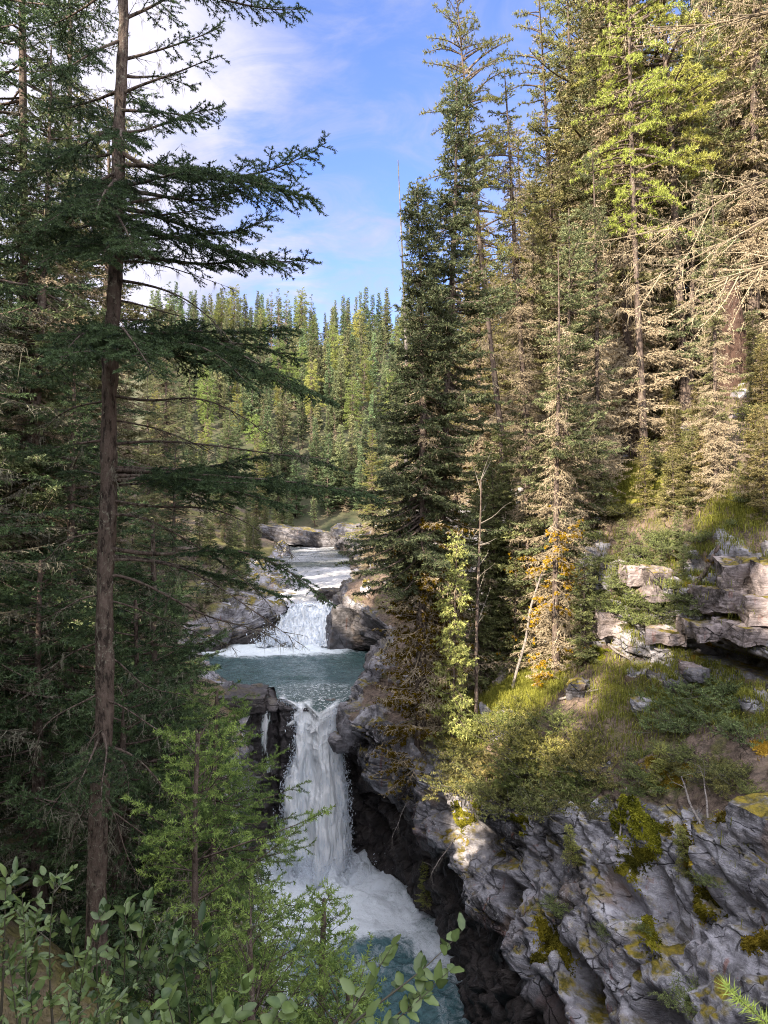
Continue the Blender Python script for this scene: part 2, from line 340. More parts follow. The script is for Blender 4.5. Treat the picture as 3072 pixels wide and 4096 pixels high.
cv = wt.new('ShaderNodeCombineXYZ'); wt.put(cv.inputs[0], wt.math('MULTIPLY', X_, iv)); wt.put(cv.inputs[1], wt.math('MULTIPLY', Y_, iv)); wt.put(cv.inputs[2], .37)
n1 = wt.noise(cv.outputs[0], 2.3, 9, .56, .35); n2 = wt.noise(wt.map(cv.outputs[0], (1, 1.6, 1), (0, 0, .5)), 4.5, 8, .62, .8)
west = wt.step(az_, -.06, -.36)
cover = wt.math('ADD', wt.math('MULTIPLY', west, .37), wt.math('MULTIPLY', wt.step(wt.math('ABSOLUTE', wt.math('SUBTRACT', Z_, .29)), .035, .10, .0, -.10), west))
cover = wt.math('ADD', cover, wt.step(Z_, .24, .12, .045, .10)); fill_cloud = wt.math('MAXIMUM', wt.step(Y_, .35, -.15), wt.step(Z_, .72, .92)); cover = wt.math('ADD', cover, wt.math('MULTIPLY', fill_cloud, .24))  # unseen bright cloud behind and overhead, added as fill light
cl = wt.step(wt.math('ADD', wt.math('MULTIPLY_ADD', n2, .72, wt.math('MULTIPLY', n1, .52)), cover), .52, .96)
sat = wt.mix(1.0, sky.outputs[0], (.66, .66, .88), 'MULTIPLY')
skyc = wt.mix(wt.math('MULTIPLY', cl, .93), sat, wt.mix(fill_cloud, wt.mix(wt.step(wt.math('ADD', n1, wt.math('MULTIPLY', west, .25)), .45, .85), (1.35, 1.4, 1.9), (2.35, 2.25, 2.6)), (6.6, 6.6, 7.1)))
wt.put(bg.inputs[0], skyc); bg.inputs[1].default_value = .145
SC.view_settings.view_transform = 'Standard'; SC.view_settings.look = 'None'; SC.view_settings.exposure = 1.72; SC.view_settings.gamma = 1.0
SC.render.engine = 'CYCLES'; cy = SC.cycles
cy.max_bounces = 5; cy.diffuse_bounces = 3; cy.glossy_bounces = 2; cy.transmission_bounces = 3; cy.transparent_max_bounces = 10; cy.caustics_reflective = False; cy.caustics_refractive = False; cy.filter_width = 1.0; cy.use_denoising = True; cy.denoiser = 'OPENIMAGEDENOISE'; cy.denoising_prefilter = 'NONE'; cy.denoising_input_passes = 'RGB_ALBEDO_NORMAL'; cy.use_adaptive_sampling = False
# ---------- land: two river banks lofted along the stream, a far hill, the stream bed ----------
RB = {  # right bank: y -> (x,z) from stream bed, wall foot, recess top, lip, face, rim, slope, ledge foot, ledge top, hill...
 -8: [(3.4,-14.5),(3.4,-12.9),(4,-9.6),(3.6,-9),(5,-6.4),(6.4,-4.2),(8,-3.2),(10,-2.4),(10.4,-.6),(12.5,.9),(16,4),(27,12),(70,36)],
 7: [(2.8,-14.5),(2.8,-12.9),(3.7,-9.6),(3.3,-9.1),(4.9,-6.6),(6.4,-4.4),(8,-3.5),(9.8,-2.7),(10.2,-.9),(12.5,.8),(16,4),(27,12),(70,36)],
 9: [(2.6,-14.5),(2.6,-12.9),(3.4,-9.6),(3.0,-9.1),(4.6,-6.9),(6.2,-4.7),(7.8,-3.7),(9.6,-2.8),(10,-1),(12.3,.8),(16,4),(27,12),(70,36)],
 12: [(2.3,-14.5),(2.4,-12.9),(3.2,-9.8),(2.85,-9.1),(4.0,-7.0),(5.55,-5.3),(7.2,-4.3),(9.2,-3.2),(9.6,-1.4),(12,.6),(15.5,3.8),(26,11.5),(70,36)],
 14.5: [(2.3,-14.5),(2.3,-12.9),(3.0,-10),(2.45,-9.2),(3.1,-7.9),(3.9,-6.6),(5.6,-5.1),(8.2,-3.6),(8.6,-1.7),(11.2,.4),(15,3.8),(26,11.5),(70,36)],
 18: [(2.3,-14.5),(2.3,-12.9),(2.6,-10),(1.75,-9.3),(1.8,-8.4),(1.95,-7.5),(3.8,-5.7),(6.8,-3.8),(7.2,-1.7),(9.8,.5),(14,4),(25,11.5),(70,36)],
 21.5: [(1.9,-14.5),(1.9,-12.9),(1.7,-10),(.4,-9.2),(.45,-8.3),(.65,-7.5),(3.0,-6.05),(5.8,-4.4),(6.2,-1.6),(8.6,.8),(13,4.4),(24,11.5),(70,36)],
 25: [(.2,-14.5),(.2,-12.9),(.1,-9.9),(-1.75,-8.7),(-1.7,-8),(-1.45,-7.35),(2,-6.3),(4.6,-5.3),(5.0,-1.2),(7.8,1.0),(12,4.4),(23,11.5),(70,36)],
 26.3: [(-1.2,-14.5),(-1.2,-12.9),(-1.2,-9.9),(-1.65,-8.7),(-1.55,-8),(-1.4,-7.2),(1.6,-6.2),(4.2,-5.2),(4.6,-1.0),(7.4,1.2),(12,4.4),(23,11.5),(70,36)],
 27.5: [(-1.2,-9.2),(-1.1,-8.0),(-1.0,-7.4),(-1.0,-7.0),(-.8,-6.7),(-.4,-6.4),(1.7,-6.0),(4,-5.2),(4.5,-.9),(7.2,1.2),(12,4.4),(23,11.5),(70,36)],
 33: [(-.3,-9),(-.2,-7.5),(-.2,-6.8),(-.3,-6.3),(-.1,-5.9),(.3,-5.5),(1.8,-5),(3.6,-4.4),(4.2,-.8),(7,1.4),(12,4.6),(23,11.5),(70,36)],
 35.2: [(-1.6,-9),(-1.6,-7.4),(-1.5,-6.6),(-1.7,-6.1),(-1.4,-5.6),(-.9,-5.2),(.9,-4.6),(3.2,-4.0),(3.8,-.8),(6.8,1.4),(12,4.6),(23,11.5),(70,36)],
 36.5: [(-2.7,-8.5),(-2.7,-7.2),(-2.4,-6.5),(-2.9,-5.8),(-2.6,-5.2),(-2.1,-4.6),(0,-4),(2.6,-3.4),(3.2,-.8),(6.4,1.5),(11.5,4.6),(23,11.5),(70,36)],
 39: [(-2.5,-7),(-2.5,-5.4),(-2.2,-4.9),(-2.5,-4.5),(-2.2,-4.2),(-1.7,-3.9),(.3,-3.3),(2.4,-2.6),(3,-.6),(6.2,1.6),(11.5,4.6),(23,11.5),(70,36)],
 46: [(-1.6,-6.5),(-1.6,-5.2),(-1.5,-4.8),(-1.5,-4.5),(-1.2,-4.2),(-.8,-3.9),(.9,-3.2),(2.6,-2.4),(3.2,-.4),(6,1.6),(11,4.6),(23,11.5),(70,36)],
 62: [(-2.8,-6),(-2.8,-4.5),(-2.7,-4.1),(-2.7,-3.8),(-2.3,-3.5),(-1.8,-3.2),(0,-2.4),(2,-1.4),(3,.2),(6,2),(11,4.8),(23,12),(70,36)],
 78: [(-5.2,-5.5),(-5.2,-4.1),(-5.3,-3.4),(-5.6,-2.8),(-5.1,-2.4),(-4.5,-2.2),(-2,-1.4),(0,-.4),(1.6,1),(5,3),(11,6),(23,13),(70,38)],
 96: [(-1,-5),(-1,-3.6),(-.8,-3.2),(-.6,-2.9),(-.2,-2.6),(.4,-2.2),(2,-1.2),(4,0),(6,1.4),(9,3),(14,6),(26,14),(70,40)]}
LB = {
 -60: [(1.5,-14.5),(1.5,-12.9),(1.2,-8),(1.5,-3.2),(-1,-1.7),(-4,-1),(-12,3.5),(-31,19),(-70,26)],  # left bank: bed, water line, wall, rim, slope, bench, hill, crest, beyond
 -8: [(1.5,-14.5),(1.5,-12.9),(1.2,-8),(1.5,-3.2),(-1,-1.7),(-4,-1.2),(-12,2.5),(-31,17),(-70,24)],
 0: [(1.2,-14.5),(1.2,-12.9),(.9,-8),(1.0,-2.9),(-1,-1.75),(-4,-1.35),(-12,2.2),(-31,17),(-70,24)],
 2.5: [(1,-14.5),(1,-12.9),(.6,-8.4),(.6,-3.9),(-1.2,-2.7),(-4,-2.1),(-12,1.8),(-31,17),(-70,24)],
 5: [(.5,-14.5),(.5,-12.9),(0,-9),(.1,-5.2),(-1.6,-4.1),(-4,-3.2),(-12,1),(-31,17),(-70,24)],
 10: [(-1.2,-14.5),(-1.2,-12.9),(-1.7,-9.7),(-1.5,-8),(-3.2,-6.4),(-6,-4.9),(-13,-.6),(-32,16),(-70,23)],
 16: [(-3.2,-14.5),(-3.2,-12.9),(-3.7,-10),(-3.4,-8.6),(-5,-7.4),(-8,-5.9),(-15,-1.5),(-34,15.5),(-70,22)],
 22: [(-4.6,-14.5),(-4.6,-12.9),(-5.1,-10),(-4.8,-8.2),(-6,-7.4),(-9,-6.4),(-16,-2.5),(-36,15),(-70,22)],
 26.4: [(-4.9,-14.5),(-4.9,-12.9),(-5.2,-10),(-5.0,-7.6),(-6.2,-6.9),(-9.5,-6.3),(-17,-3),(-37,15),(-70,22)],
 28: [(-6.2,-9),(-6.4,-7.2),(-6.6,-7),(-6.9,-6.8),(-7.8,-6.5),(-10,-6.2),(-17,-3),(-38,14.5),(-70,22)],
 34: [(-9,-9),(-9.2,-7.2),(-9.4,-6.9),(-9.7,-6.6),(-10.6,-6.2),(-12.5,-5.6),(-19,-2.5),(-40,14),(-72,22)],
 36.6: [(-8.5,-9),(-8.6,-7.2),(-8.8,-6.8),(-9.4,-6.55),(-10.4,-6.3),(-12.5,-5.6),(-19,-2),(-40,14),(-72,22)],
 38.2: [(-5.6,-8),(-5.7,-6.2),(-5.9,-5.7),(-6.4,-5.5),(-8.5,-5.25),(-12.5,-4.8),(-19,-1.8),(-40,14),(-72,22)],
 46: [(-5.6,-7),(-5.8,-5.4),(-6.0,-5.1),(-6.6,-4.8),(-9,-4.5),(-13,-4.2),(-20,-1),(-42,14),(-74,22)],
 62: [(-8.4,-6.5),(-8.8,-4.7),(-9.4,-4.4),(-10.2,-4.2),(-11.6,-3.9),(-14.5,-3.4),(-22,-.4),(-44,14),(-76,24)],
 78: [(-10.5,-6),(-10.8,-4.2),(-11.2,-3.9),(-11.8,-3.6),(-13,-3.2),(-16,-2.6),(-24,.4),(-46,15),(-80,26)],
 96: [(-8,-5),(-8.3,-3.6),(-8.7,-3.3),(-9.2,-3),(-11,-2.4),(-15,-1.4),(-26,3),(-48,18),(-80,28)]}
def prof(tab, y):
    ks = np.array(sorted(tab)); A = np.array([tab[k] for k in ks], float)      # (S,P,2)
    y = np.clip(np.asarray(y, float), ks[0], ks[-1]); i = np.clip(np.searchsorted(ks, y, 'right')-1, 0, len(ks)-2)
    t = ((y-ks[i])/(ks[i+1]-ks[i]))[..., None, None]; t = t*.55+.45*t*t*(3-2*t)
    return A[i]*(1-t)+A[i+1]*t
def loft(tab, ys, counts):
    A = prof(tab, ys); cols = []; ss = []
    for k, c in enumerate(counts):
        q = np.linspace(0, 1, c, endpoint=False)[None, :, None]
        cols.append(A[:, k:k+1]*(1-q)+A[:, k+1:k+2]*q); ss.append(k+q[0, :, 0])
    cols.append(A[:, -1:]); ss.append([len(counts)])
    G = np.concatenate(cols, 1); s = np.concatenate(ss)
    P = np.stack([G[..., 0], np.repeat(ys[:, None], G.shape[1], 1), G[..., 1]], -1)
    return P, np.repeat(s[None], len(ys), 0)
def ground(tab, x, y, k0, sgn=1):
    A = prof(tab, np.atleast_1d(y)); out = []
    for a, xx in zip(A, np.atleast_1d(x)): out.append(np.interp(sgn*xx, sgn*a[k0:, 0], a[k0:, 1]))
    return np.array(out)
def gR(x, y): return float(ground(RB, x, y, 5)[0])
def gL(x, y): return float(ground(LB, x, y, 3, -1)[0])
def blocks(p, h, ln, s=0):
    """jointed strata: per-block push and crack depth"""
    w = fbm(p*.45, 3, s+50)*.28; z = p[..., 2]+.14*p[..., 0]-.07*p[..., 1]+w+.05*fbm(p*2.1, 2, s+5)
    k = np.floor(z/h); fz = z/h-k; u = p[..., 0]*.45+p[..., 1]*.95+.5*fbm(p*.6, 2, s+9)
    uu = u/ln+h3(k, k*0, k*0, s)*7; b = np.floor(uu); fu = uu-b
    push = h3(k, b, k*0, s+3); lay = h3(k, k*0, k*0+9, s+4)
    crack = np.minimum(np.minimum(fz, 1-fz)*h/.05, np.minimum(fu, 1-fu)*ln/.05)
    return push*.55+lay*.45, np.clip(crack, 0, 1)
def rock_disp(P, rockw, ledge, sm=0.0):
    b1, c1 = blocks(P, .62, 1.5, 1); b2, c2 = blocks(P+3.3, .23, .7, 11)
    wq = .22*np.stack([vn(P*1.3, 3), vn(P*1.3, 4), vn(P*1.3, 6)], -1)
    e1, i1, p1 = facets((P+wq)*np.array([.62, .62, .85]), 21); e2, i2, p2 = facets((P+wq*.6)*np.array([1.6, 1.5, 2.4]), 31); e3, i3, p3 = facets(P*np.array([4.2, 4.2, 7.0]), 41)
    ang = .42*p1+.38*(i1-.5)-.22*sstep(.10, 0, e1)+.17*p2+.17*(i2-.5)-.09*sstep(.10, 0, e2)+.05*p3+.04*(i3-.5)
    rough = .26*fbm(P*.6, 3, 70)+.035*fbm(P*6, 3, 80)
    strong = .55*b1-.12*(1-c1)+.20*b2-.05*(1-c2)
    d1 = worley((P+.35*np.stack([vn(P*.9, 13), vn(P*.9, 14), vn(P*.9, 16)], -1))*np.array([.50, .42, .95]), 61)[0]; f1 = worley((P+wq)*np.array([1.3, 1.1, 2.3]), 65)[0]
    carve = -.62*sstep(.52, .12, d1)-.16*sstep(.5, .1, f1)+.26*fbm(P*np.array([1.1, 1.1, .35]), 3, 67)+.06*fbm(P*3, 3, 68)
    ang = ang*(1-.68*sm)+sm*carve
    return rockw*((1-.5*ledge)*rough+(1-.55*ledge)*ang+(.62*(1-.35*sm)+.7*ledge)*strong-.12-.25*ledge)
# right bank
ysR = np.unique(np.concatenate([np.linspace(-8, 7, 16), np.linspace(7, 28, 640), np.linspace(28, 48, 130), np.linspace(48, 96, 60)]))
P, S = loft(RB, ysR, [3, 36, 16, 62, 62, 60, 60, 60, 40, 26, 22, 14])
N = gnormals(P)
if N[200, 200, 0] > 0: N = -N
nz0 = fbm(P*.5, 4, 200)
S2 = S+.45*nz0*(S > 3.5)
rock = np.clip(sstep(5.5, 5.0, S2)+sstep(6.7, 7.05, S2)*sstep(8.45, 8.1, S2), 0, 1)
out1 = sstep(.5, .62, fbm(P*.8+9, 3, 222))*(S > 5.4)*(S < 10)                # loose outcrops in the soil
rock = np.clip(rock+out1, 0, 1)
ledge = np.clip(sstep(6.5, 7, S)+sstep(3.6, 5, S)*.6*sstep(21, 24, P[..., 1])+sstep(4.2, 5.2, S)*.55, 0, 1)
D = rock_disp(P, rock, ledge, sstep(5.0, 4.3, S2)*sstep(2.4, 2.9, S2))
D = D*np.where(S < 1, .3, 1)+(1-rock)*(.16*fbm(P*.9, 4, 300)+.05*fbm(P*4, 3, 310))*(S > 4)
# overhangs: dark slot under the ledge, hollows low in the near face
yy = P[..., 1]; zz = P[..., 2]
D -= .75*sstep(.24, .06, np.abs(zz-(gR(7, 16)+.75)-.05*(yy-16)))*sstep(13, 14.5, yy)*sstep(19, 17, yy)*(S > 6.6)*(S < 8.2)
for (cx, cy_, cz, r, dep) in ((4.1, 9.9, -7.7, .95, 1.7), (3.4, 12.0, -8.2, .7, .9), (4.3, 12.3, -6.9, .6, .8), (5.2, 9.0, -6.6, .5, .7), (2.6, 15.0, -8.4, .6, .8)):
    q = np.sqrt(((P[..., 0]-cx)/r)**2+((yy-cy_)/(r*1.3))**2+((zz-cz)/(r*.6))**2); D -= dep*sstep(1, .3, q)
P2 = P+N*D[..., None]
wet = sstep(2.95, 2.55, S+.2*nz0); rust = sstep(.5, .1, np.abs(S-2.75-.25*nz0))*sstep(22, 20, yy)*sstep(.0, .3, fbm(P*.8, 3, 400)+.25)
wet = np.clip(wet+.7*sstep(25, 30, yy)*sstep(5.4, 4.4, S), 0, 1)
green = np.clip(sstep(1.7, 1.0, np.hypot((P[..., 0]-3.6)/1.5, (yy-21.3)/1.7))+sstep(1.2, .6, np.hypot((P[..., 0]-8.3)/1.0, (yy-22.5)/1.6)), 0, 1)*(S > 5.3)
right_bank = structure(build('right_bank_cliff', P2.reshape(-1, 3), gridfaces(*S.shape), M['rock'], None, True, dict(soil=1-rock, wet=wet, rust=rust, green=green)))
BVR = BVHTree.FromPolygons([tuple(v) for v in P2.reshape(-1, 3)], [tuple(f) for f in gridfaces(*S.shape).tolist()])
def hit(u, v):
    d = Vector(px(u, v, 1.0)).normalized(); loc, nn, _, dist = BVR.ray_cast(Vector((0, 0, 0)), d)
    if loc is None: return None, None
    if nn.dot(d) > 0: nn = -nn
    return np.array(loc), np.array(nn)
# left bank
ysL = np.unique(np.concatenate([np.linspace(-60, -8, 20), np.linspace(-8, 28, 130), np.linspace(28, 48, 90), np.linspace(48, 96, 50)]))
P, S = loft(LB, ysL, [3, 20, 20, 18, 18, 20, 20, 8])
N = gnormals(P)
if N[80, 40, 0] < 0: N = -N
rock = np.clip(sstep(3.5, 3.0, S)+.9*sstep(26, 28, P[..., 1])*sstep(66, 60, P[..., 1])*sstep(4.6, 3.8, S), 0, 1)
D = rock_disp(P, rock, np.full(S.shape, .8))+(1-rock)*(.18*fbm(P*.8, 4, 330))
left_bank = structure(build('left_bank', (P+N*D[..., None]).reshape(-1, 3), gridfaces(*S.shape), M['rock'], None, True, dict(soil=1-rock, wet=sstep(2.2, 1.2, S)*.9, rust=0*S, green=.55*sstep(-.2, .5, fbm(P*.35, 4, 92)))))
# far hill
def gF(x, y):
    x = np.asarray(x, float); y = np.asarray(y, float)
    r = np.clip(y-95, 0, 78); z = -4.2+.60*r+.12*np.clip(y-173, 0, 200)-.006*r*0+.04*np.maximum(0, -x-20)+2.0*vn(np.stack([x*.05, y*.05, 0*x], -1), 5)*np.clip(r/20, 0, 1)
    return z
xs = np.linspace(-170, 150, 90); ys = np.linspace(88, 330, 90); Xg, Yg = np.meshgrid(xs, ys, indexing='ij')
Pf = np.stack([Xg, Yg, gF(Xg, Yg)], -1)
structure(build('far_hillside', Pf.reshape(-1, 3), gridfaces(90, 90)[:, ::-1], M['floor'], None, True, dict(soil=np.ones(8100), green=np.full(8100, .12))))
xs = np.linspace(-1500, 1500, 60); ys = np.linspace(320, 1500, 30); Xg, Yg = np.meshgrid(xs, ys, indexing='ij')
Zg = 40+40*fbm(np.stack([Xg*.003, Yg*.003, 0*Xg], -1), 3, 8)+np.clip(Yg-500, 0, 900)*.29*sstep(-700, -100, Xg)*sstep(450, 0, Xg)
structure(build('distant_hills', np.stack([Xg, Yg, Zg], -1).reshape(-1, 3), gridfaces(60, 30)[:, ::-1], M['floor'], None, True, dict(soil=np.ones(1800), green=np.zeros(1800))))
xs = np.linspace(-1500, 1500, 40); Xg, Yg = np.meshgrid(xs, xs, indexing='ij')
structure(build('ground', np.stack([Xg, Yg, -16+0*Xg], -1).reshape(-1, 3), gridfaces(40, 40)[:, ::-1], M['rock'], None, False, dict(soil=np.ones(1600))))
# step of rock behind the main fall
xs = np.linspace(-6.2, -.6, 130); ts = np.linspace(0, 1, 140)
Xg, Tg = np.meshgrid(xs, ts, indexing='ij')
Zs = np.where(Tg < .3, -7.42+.02*Xg*0, -7.42-(Tg-.3)/.7*7); Ys = np.where(Tg < .3, 28.6-(Tg/.3)*2.45, 26.15+.35*sstep(.3, .6, Tg))
P = np.stack([Xg, Ys, Zs], -1); N = gnormals(P); N = np.where(N[60:61, 100:101, 1:2] > 0, -N, N)
notch = -.95*sstep(.30, .12, np.abs(Xg+4.28))*sstep(.22, .34, Tg)
P = P+N*(rock_disp(P, np.ones_like(Xg), np.ones_like(Xg))*.75*sstep(.1, .32, Tg)+notch*.6)[..., None]
P[..., 2] += .22*sstep(-4.35, -4.75, Xg)*sstep(.33, .2, Tg)
structure(build('waterfall_rock_step', P.reshape(-1, 3), gridfaces(130, 140), M['boulder'], None, True, dict(wet=np.full(Xg.size, .85))))
# ---------- water ----------
def wsheet(name, x0, x1, y0, y1, dx, zf, mt, foam, amp):
    xs = np.arange(x0, x1+dx, dx); ys = np.arange(y0, y1+dx, dx); X, Y = np.meshgrid(xs, ys, indexing='ij'); Z = zf(X, Y)
    fo = np.clip(foam(X, Y), 0, 1.2); q = np.stack([X, Y, 0*X], -1)
    a = amp(X, Y); w = fbm(q*1.1+.5*np.stack([vn(q*.8, 3), vn(q*.8, 4), 0*X], -1), 4, 55, .55); w = w+.6*(1-2*np.abs(fbm(q*1.7, 3, 66)))*.5
    Z = Z+a*w
    return structure(build(name, np.stack([X, Y, Z], -1).reshape(-1, 3), gridfaces(*X.shape)[:, ::-1], mt, None, True, dict(foam=fo)))
def pool_foam(X, Y):
    d = np.hypot((X+2.3)*.85, (Y-24.2)*.75); q = np.stack([X, Y, 0*X], -1)
    return 1.2*np.exp(-(d/1.7)**2)+.42*np.exp(-(d/4.4)**2)+.25+.34*fbm(q*.6, 4, 5)-.10*sstep(20, 15, Y)-.14*sstep(-.8, 1.0, X)
wsheet('plunge_pool', -5.6, 3.6, 3, 26.6, .055, lambda X, Y: -12.9+0*X, M['pool'], pool_foam,
       lambda X, Y: .13+.34*np.exp(-(np.hypot(X+2.7, Y-24.8)/2.6)**2))
def mid_foam(X, Y):
    d1 = np.hypot(X+4.1, (Y-36)*1.1); q = np.stack([X, Y, 0*X], -1)
    return 1.3*np.exp(-(d1/1.6)**2)+1.1*np.exp(-(((X+7.0)/3.6)**2+((Y-35.6+.9*fbm(q*.6, 3, 12))/1.5)**2))+.12+.10*fbm(q*.7, 3, 6)+.28*sstep(29.2, 27.5, Y)*sstep(-5.2, -4.2, X)
wsheet('middle_pool', -11, .8, 28.0, 37.2, .06, lambda X, Y: -7.16+0*X, M['midpool'], mid_foam, lambda X, Y: .035+.13*np.exp(-(np.hypot(X+4.1, Y-36)/2)**2))
def riv_z(X, Y): return np.interp(Y, [38, 40, 46, 62, 78, 96, 110], [-5.3, -5.24, -5.05, -4.45, -4.05, -3.55, -3.2])
def riv_foam(X, Y):
    q = np.stack([X*.5, Y, 0*X], -1)
    return .26+.22*fbm(q*.5, 3, 8)+.26*sstep(59, 54, Y)+.55*np.exp(-((Y-80)/4)**2)*sstep(-10, -7, X)+.5*np.exp(-((Y-39)/1.2)**2)
wsheet('upper_river', -13, 1, 38.6, 100, .16, riv_z, M['river'], riv_foam, lambda X, Y: .03+.10*sstep(60, 55, Y)+.08*np.exp(-((Y-80)/5)**2))
rg = np.random.default_rng(5)
def cascade(name, xa, xb, s_y, s_z, nx, ns, thick, seed, dispA, waver=.0):
    """sheet of water following the curve s -> (y,z), between x limits xa(s), xb(s)"""
    s = np.linspace(0, 1, ns); a = np.linspace(0, 1, nx); A_, S_ = np.meshgrid(a, s, indexing='ij')
    X = xa(S_)*(1-A_)+xb(S_)*A_; Y = s_y(S_, A_); Z = s_z(S_, A_); P = np.stack([X, Y, Z], -1)
    N = gnormals(P); N = np.where(N[..., 1:2]*1.0+N[..., 2:3]*-1.0 > 0, -N, N)
    q = np.stack([X*2.6, Y*.7, Z*.35], -1); q2 = np.stack([X*6, Y*1.6, Z*.9], -1); q3 = np.stack([X*13, Y*4, Z*2.4], -1)
    d = dispA(S_, A_)*(fbm(q, 3, seed)+.5*fbm(q2, 3, seed+9)+.12*fbm(q3, 2, seed+4))
    if seed in (3, 13): d = d+.16*sstep(.2, .5, S_)*fbm(np.stack([X*1.5, S_*0, Z*.35], -1), 3, 77)
    P = P+N*d[..., None]; th = thick(S_, A_)+.25*fbm(np.stack([X*3, Y, Z*.5], -1), 3, seed+2)
    return P, dict(thick=th, glass=sstep(.235, .15, S_+.05*np.sin(A_*17)) if seed in (3, 13) else 0*S_), N
# main fall: a smooth tongue off the lip, then a ragged white column
tt = 1.10
def lipy(A_): return 26.15+.30*np.sin(A_*6.5+.6)+.22*np.sin(A_*15+2)*(1-A_)-.25*A_
def fy(S_, A_):
    k = np.clip((S_-.16)/.84, 0, 1)*tt; v = .85+.45*np.sin(A_*3.1)+.25*np.sin(A_*11)*(1-A_)
    return np.where(S_ < .16, 28.4-(S_/.16)*(28.4-lipy(A_)), lipy(A_)-v*k*.9)
def fz(S_, A_):
    k = np.clip((S_-.16)/.84, 0, 1)*tt; dip = .16*np.exp(-((A_-.72)/.2)**2)-.05*np.sin(A_*9)
    return np.where(S_ < .16, -7.15-(.10+dip)*(S_/.16)**2, -7.25-dip-.35*k-4.5*k*k)
def edge(s, q): return .16*fbm(np.stack([s*9, s*0+q, s*0], -1), 4, q)*sstep(.15, .35, s)
wl = lambda s: np.interp(s, [0, .16, .22, .32, .5, .75, 1], [-4.6, -4.15, -4.0, -3.72, -3.5, -3.6, -4.2])+edge(s, 1)
wr = lambda s: np.interp(s, [0, .1, .16, .3, .6, .85, 1], [-.7, -1.05, -1.5, -1.62, -1.6, -1.45, -1.05])+edge(s, 2)*.7
wf = structure(bpy.data.objects.new('main_waterfall', None)); COL.objects.link(wf)
def th_main(S_, A_):
    e = np.minimum(A_/.10, (1-A_)/.05); fan = sstep(.72, .5, A_)*sstep(.14, .22, S_)*sstep(.62, .35, S_)
    return np.clip(e, 0, 1)*1.6-.25-.45*fan
P, at, Nf = cascade('water_curtain', wl, wr, fy, fz, 150, 360, th_main, 3, lambda S_, A_: .015+.20*sstep(.18, .7, S_))
build('water_curtain', P.reshape(-1, 3), gridfaces(150, 360), M['fall'], wf, True, at)
P2_, at2, _ = cascade('inner', lambda s: wl(s)+.15, lambda s: wr(s)-.06, lambda S_, A_: fy(S_, A_)+.22*sstep(.17, .3, S_), fz, 90, 220, lambda S_, A_: th_main(S_, A_)+.2, 13, lambda S_, A_: .01+.14*sstep(.18, .7, S_))
P2_[..., 2] -= .03
build('inner_curtain', P2_.reshape(-1, 3), gridfaces(90, 220), M['fall'], wf, True, at2)
def drops(g, C, vel, size, rng):
    n = len(C); T = nrm(vel+rng.normal(size=(n, 3))*.25); s = size*(.4+rng.random(n)**3*1.8)
    X = nrm(np.cross(T, rng.normal(size=(n, 3)))); Yv = np.cross(T, X); s = s[:, None]; st = 1+rng.random((n, 1))*2.2
    V = np.stack([C-T*s*st, C+X*s, C-X*s*.5+Yv*s*.87, C-X*s*.5-Yv*s*.87, C+T*s*st], 1); b = (np.arange(n)*5)[:, None, None]
    g.add(V.reshape(-1, 3), (b+np.array([[0, 1, 2], [0, 2, 3], [0, 3, 1], [4, 2, 1], [4, 3, 2], [4, 1, 3]])[None]).reshape(-1, 3))
g = Geo()
si = np.clip((rg.beta(1.6, 1.2, 15000)*.83+.17), 0, .999); ai = np.where(rg.random(15000) < .55, rg.beta(.4, 6, 15000), 1-rg.beta(.4, 7, 15000)); kp_ = rg.random(15000) < .6; si = si[kp_]; ai = ai[kp_]
pt = P[(ai*149).astype(int), (si*359).astype(int)]
drops(g, pt+rg.normal(size=(len(pt), 3))*(np.array([.09, .14, .1])*(.35+si*1.1)[:, None]), np.array([0, -.25, -1.0]), .008+.008*si, rg)
n = 5200; b = np.stack([rg.normal(-2.7, .95, n), 24.75-np.abs(rg.normal(0, .75, n))+.2, -12.85+np.abs(rg.normal(0, .30, n))], -1); drops(g, b, np.array([0, 0, .2]), .011, rg)
g.build('spray', M['spray'], wf)
# thin side stream left of the notch
P, at, _ = cascade('side_stream', lambda s: -4.95+.10*s+.10*np.sin(s*9)*s, lambda s: -4.40+.34*s+.12*np.sin(s*13+1)*s, lambda S_, A_: 26.5-.55*S_, lambda S_, A_: -7.1-.2*S_-2.6*S_**2, 40, 140, lambda S_, A_: np.clip(np.minimum(A_, 1-A_)/.45, 0, 1)-.72, 23, lambda S_, A_: .03+.08*S_)
sst = structure(build('side_stream', P.reshape(-1, 3), gridfaces(40, 140), M['fall'], None, True, at))
# upper fall
xa = lambda s: np.interp(s, [0, .3, 1], [-4.7, -5.3, -6.9]); xb = lambda s: np.interp(s, [0, .3, 1], [-2.5, -2.62, -2.75])
P, at, _ = cascade('upper_fall', xa, xb, lambda S_, A_: 39.3-3.3*S_-.3*S_*(A_ > 2), lambda S_, A_: -5.22-.10*S_-1.85*sstep(.1, 1.0, S_)**1.1, 110, 110,
    lambda S_, A_: np.clip(np.minimum(A_/.12, (1-A_)/.05), 0, 1)*1.1-.2, 33, lambda S_, A_: .03+.22*sstep(.1, .5, S_))
uf = structure(bpy.data.objects.new('upper_waterfall', None)); COL.objects.link(uf)
build('water_chute', P.reshape(-1, 3), gridfaces(110, 110), M['fall'], uf, True, at)
g = Geo(); pt = P[rg.integers(0, 109, 2600), rg.integers(20, 109, 2600)]
drops(g, pt+rg.normal(size=(2600, 3))*[.15, .15, .12]+[0, 0, .05], np.array([0, -.6, -.5]), .026, rg)
n = 900; drops(g, np.stack([rg.normal(-5.7, .5, n), rg.normal(36.2, .3, n), -7+np.abs(rg.normal(0, .42, n))], -1), np.array([-.3, 0, .4]), .02, rg)
g.build('spray', M['spray'], uf)
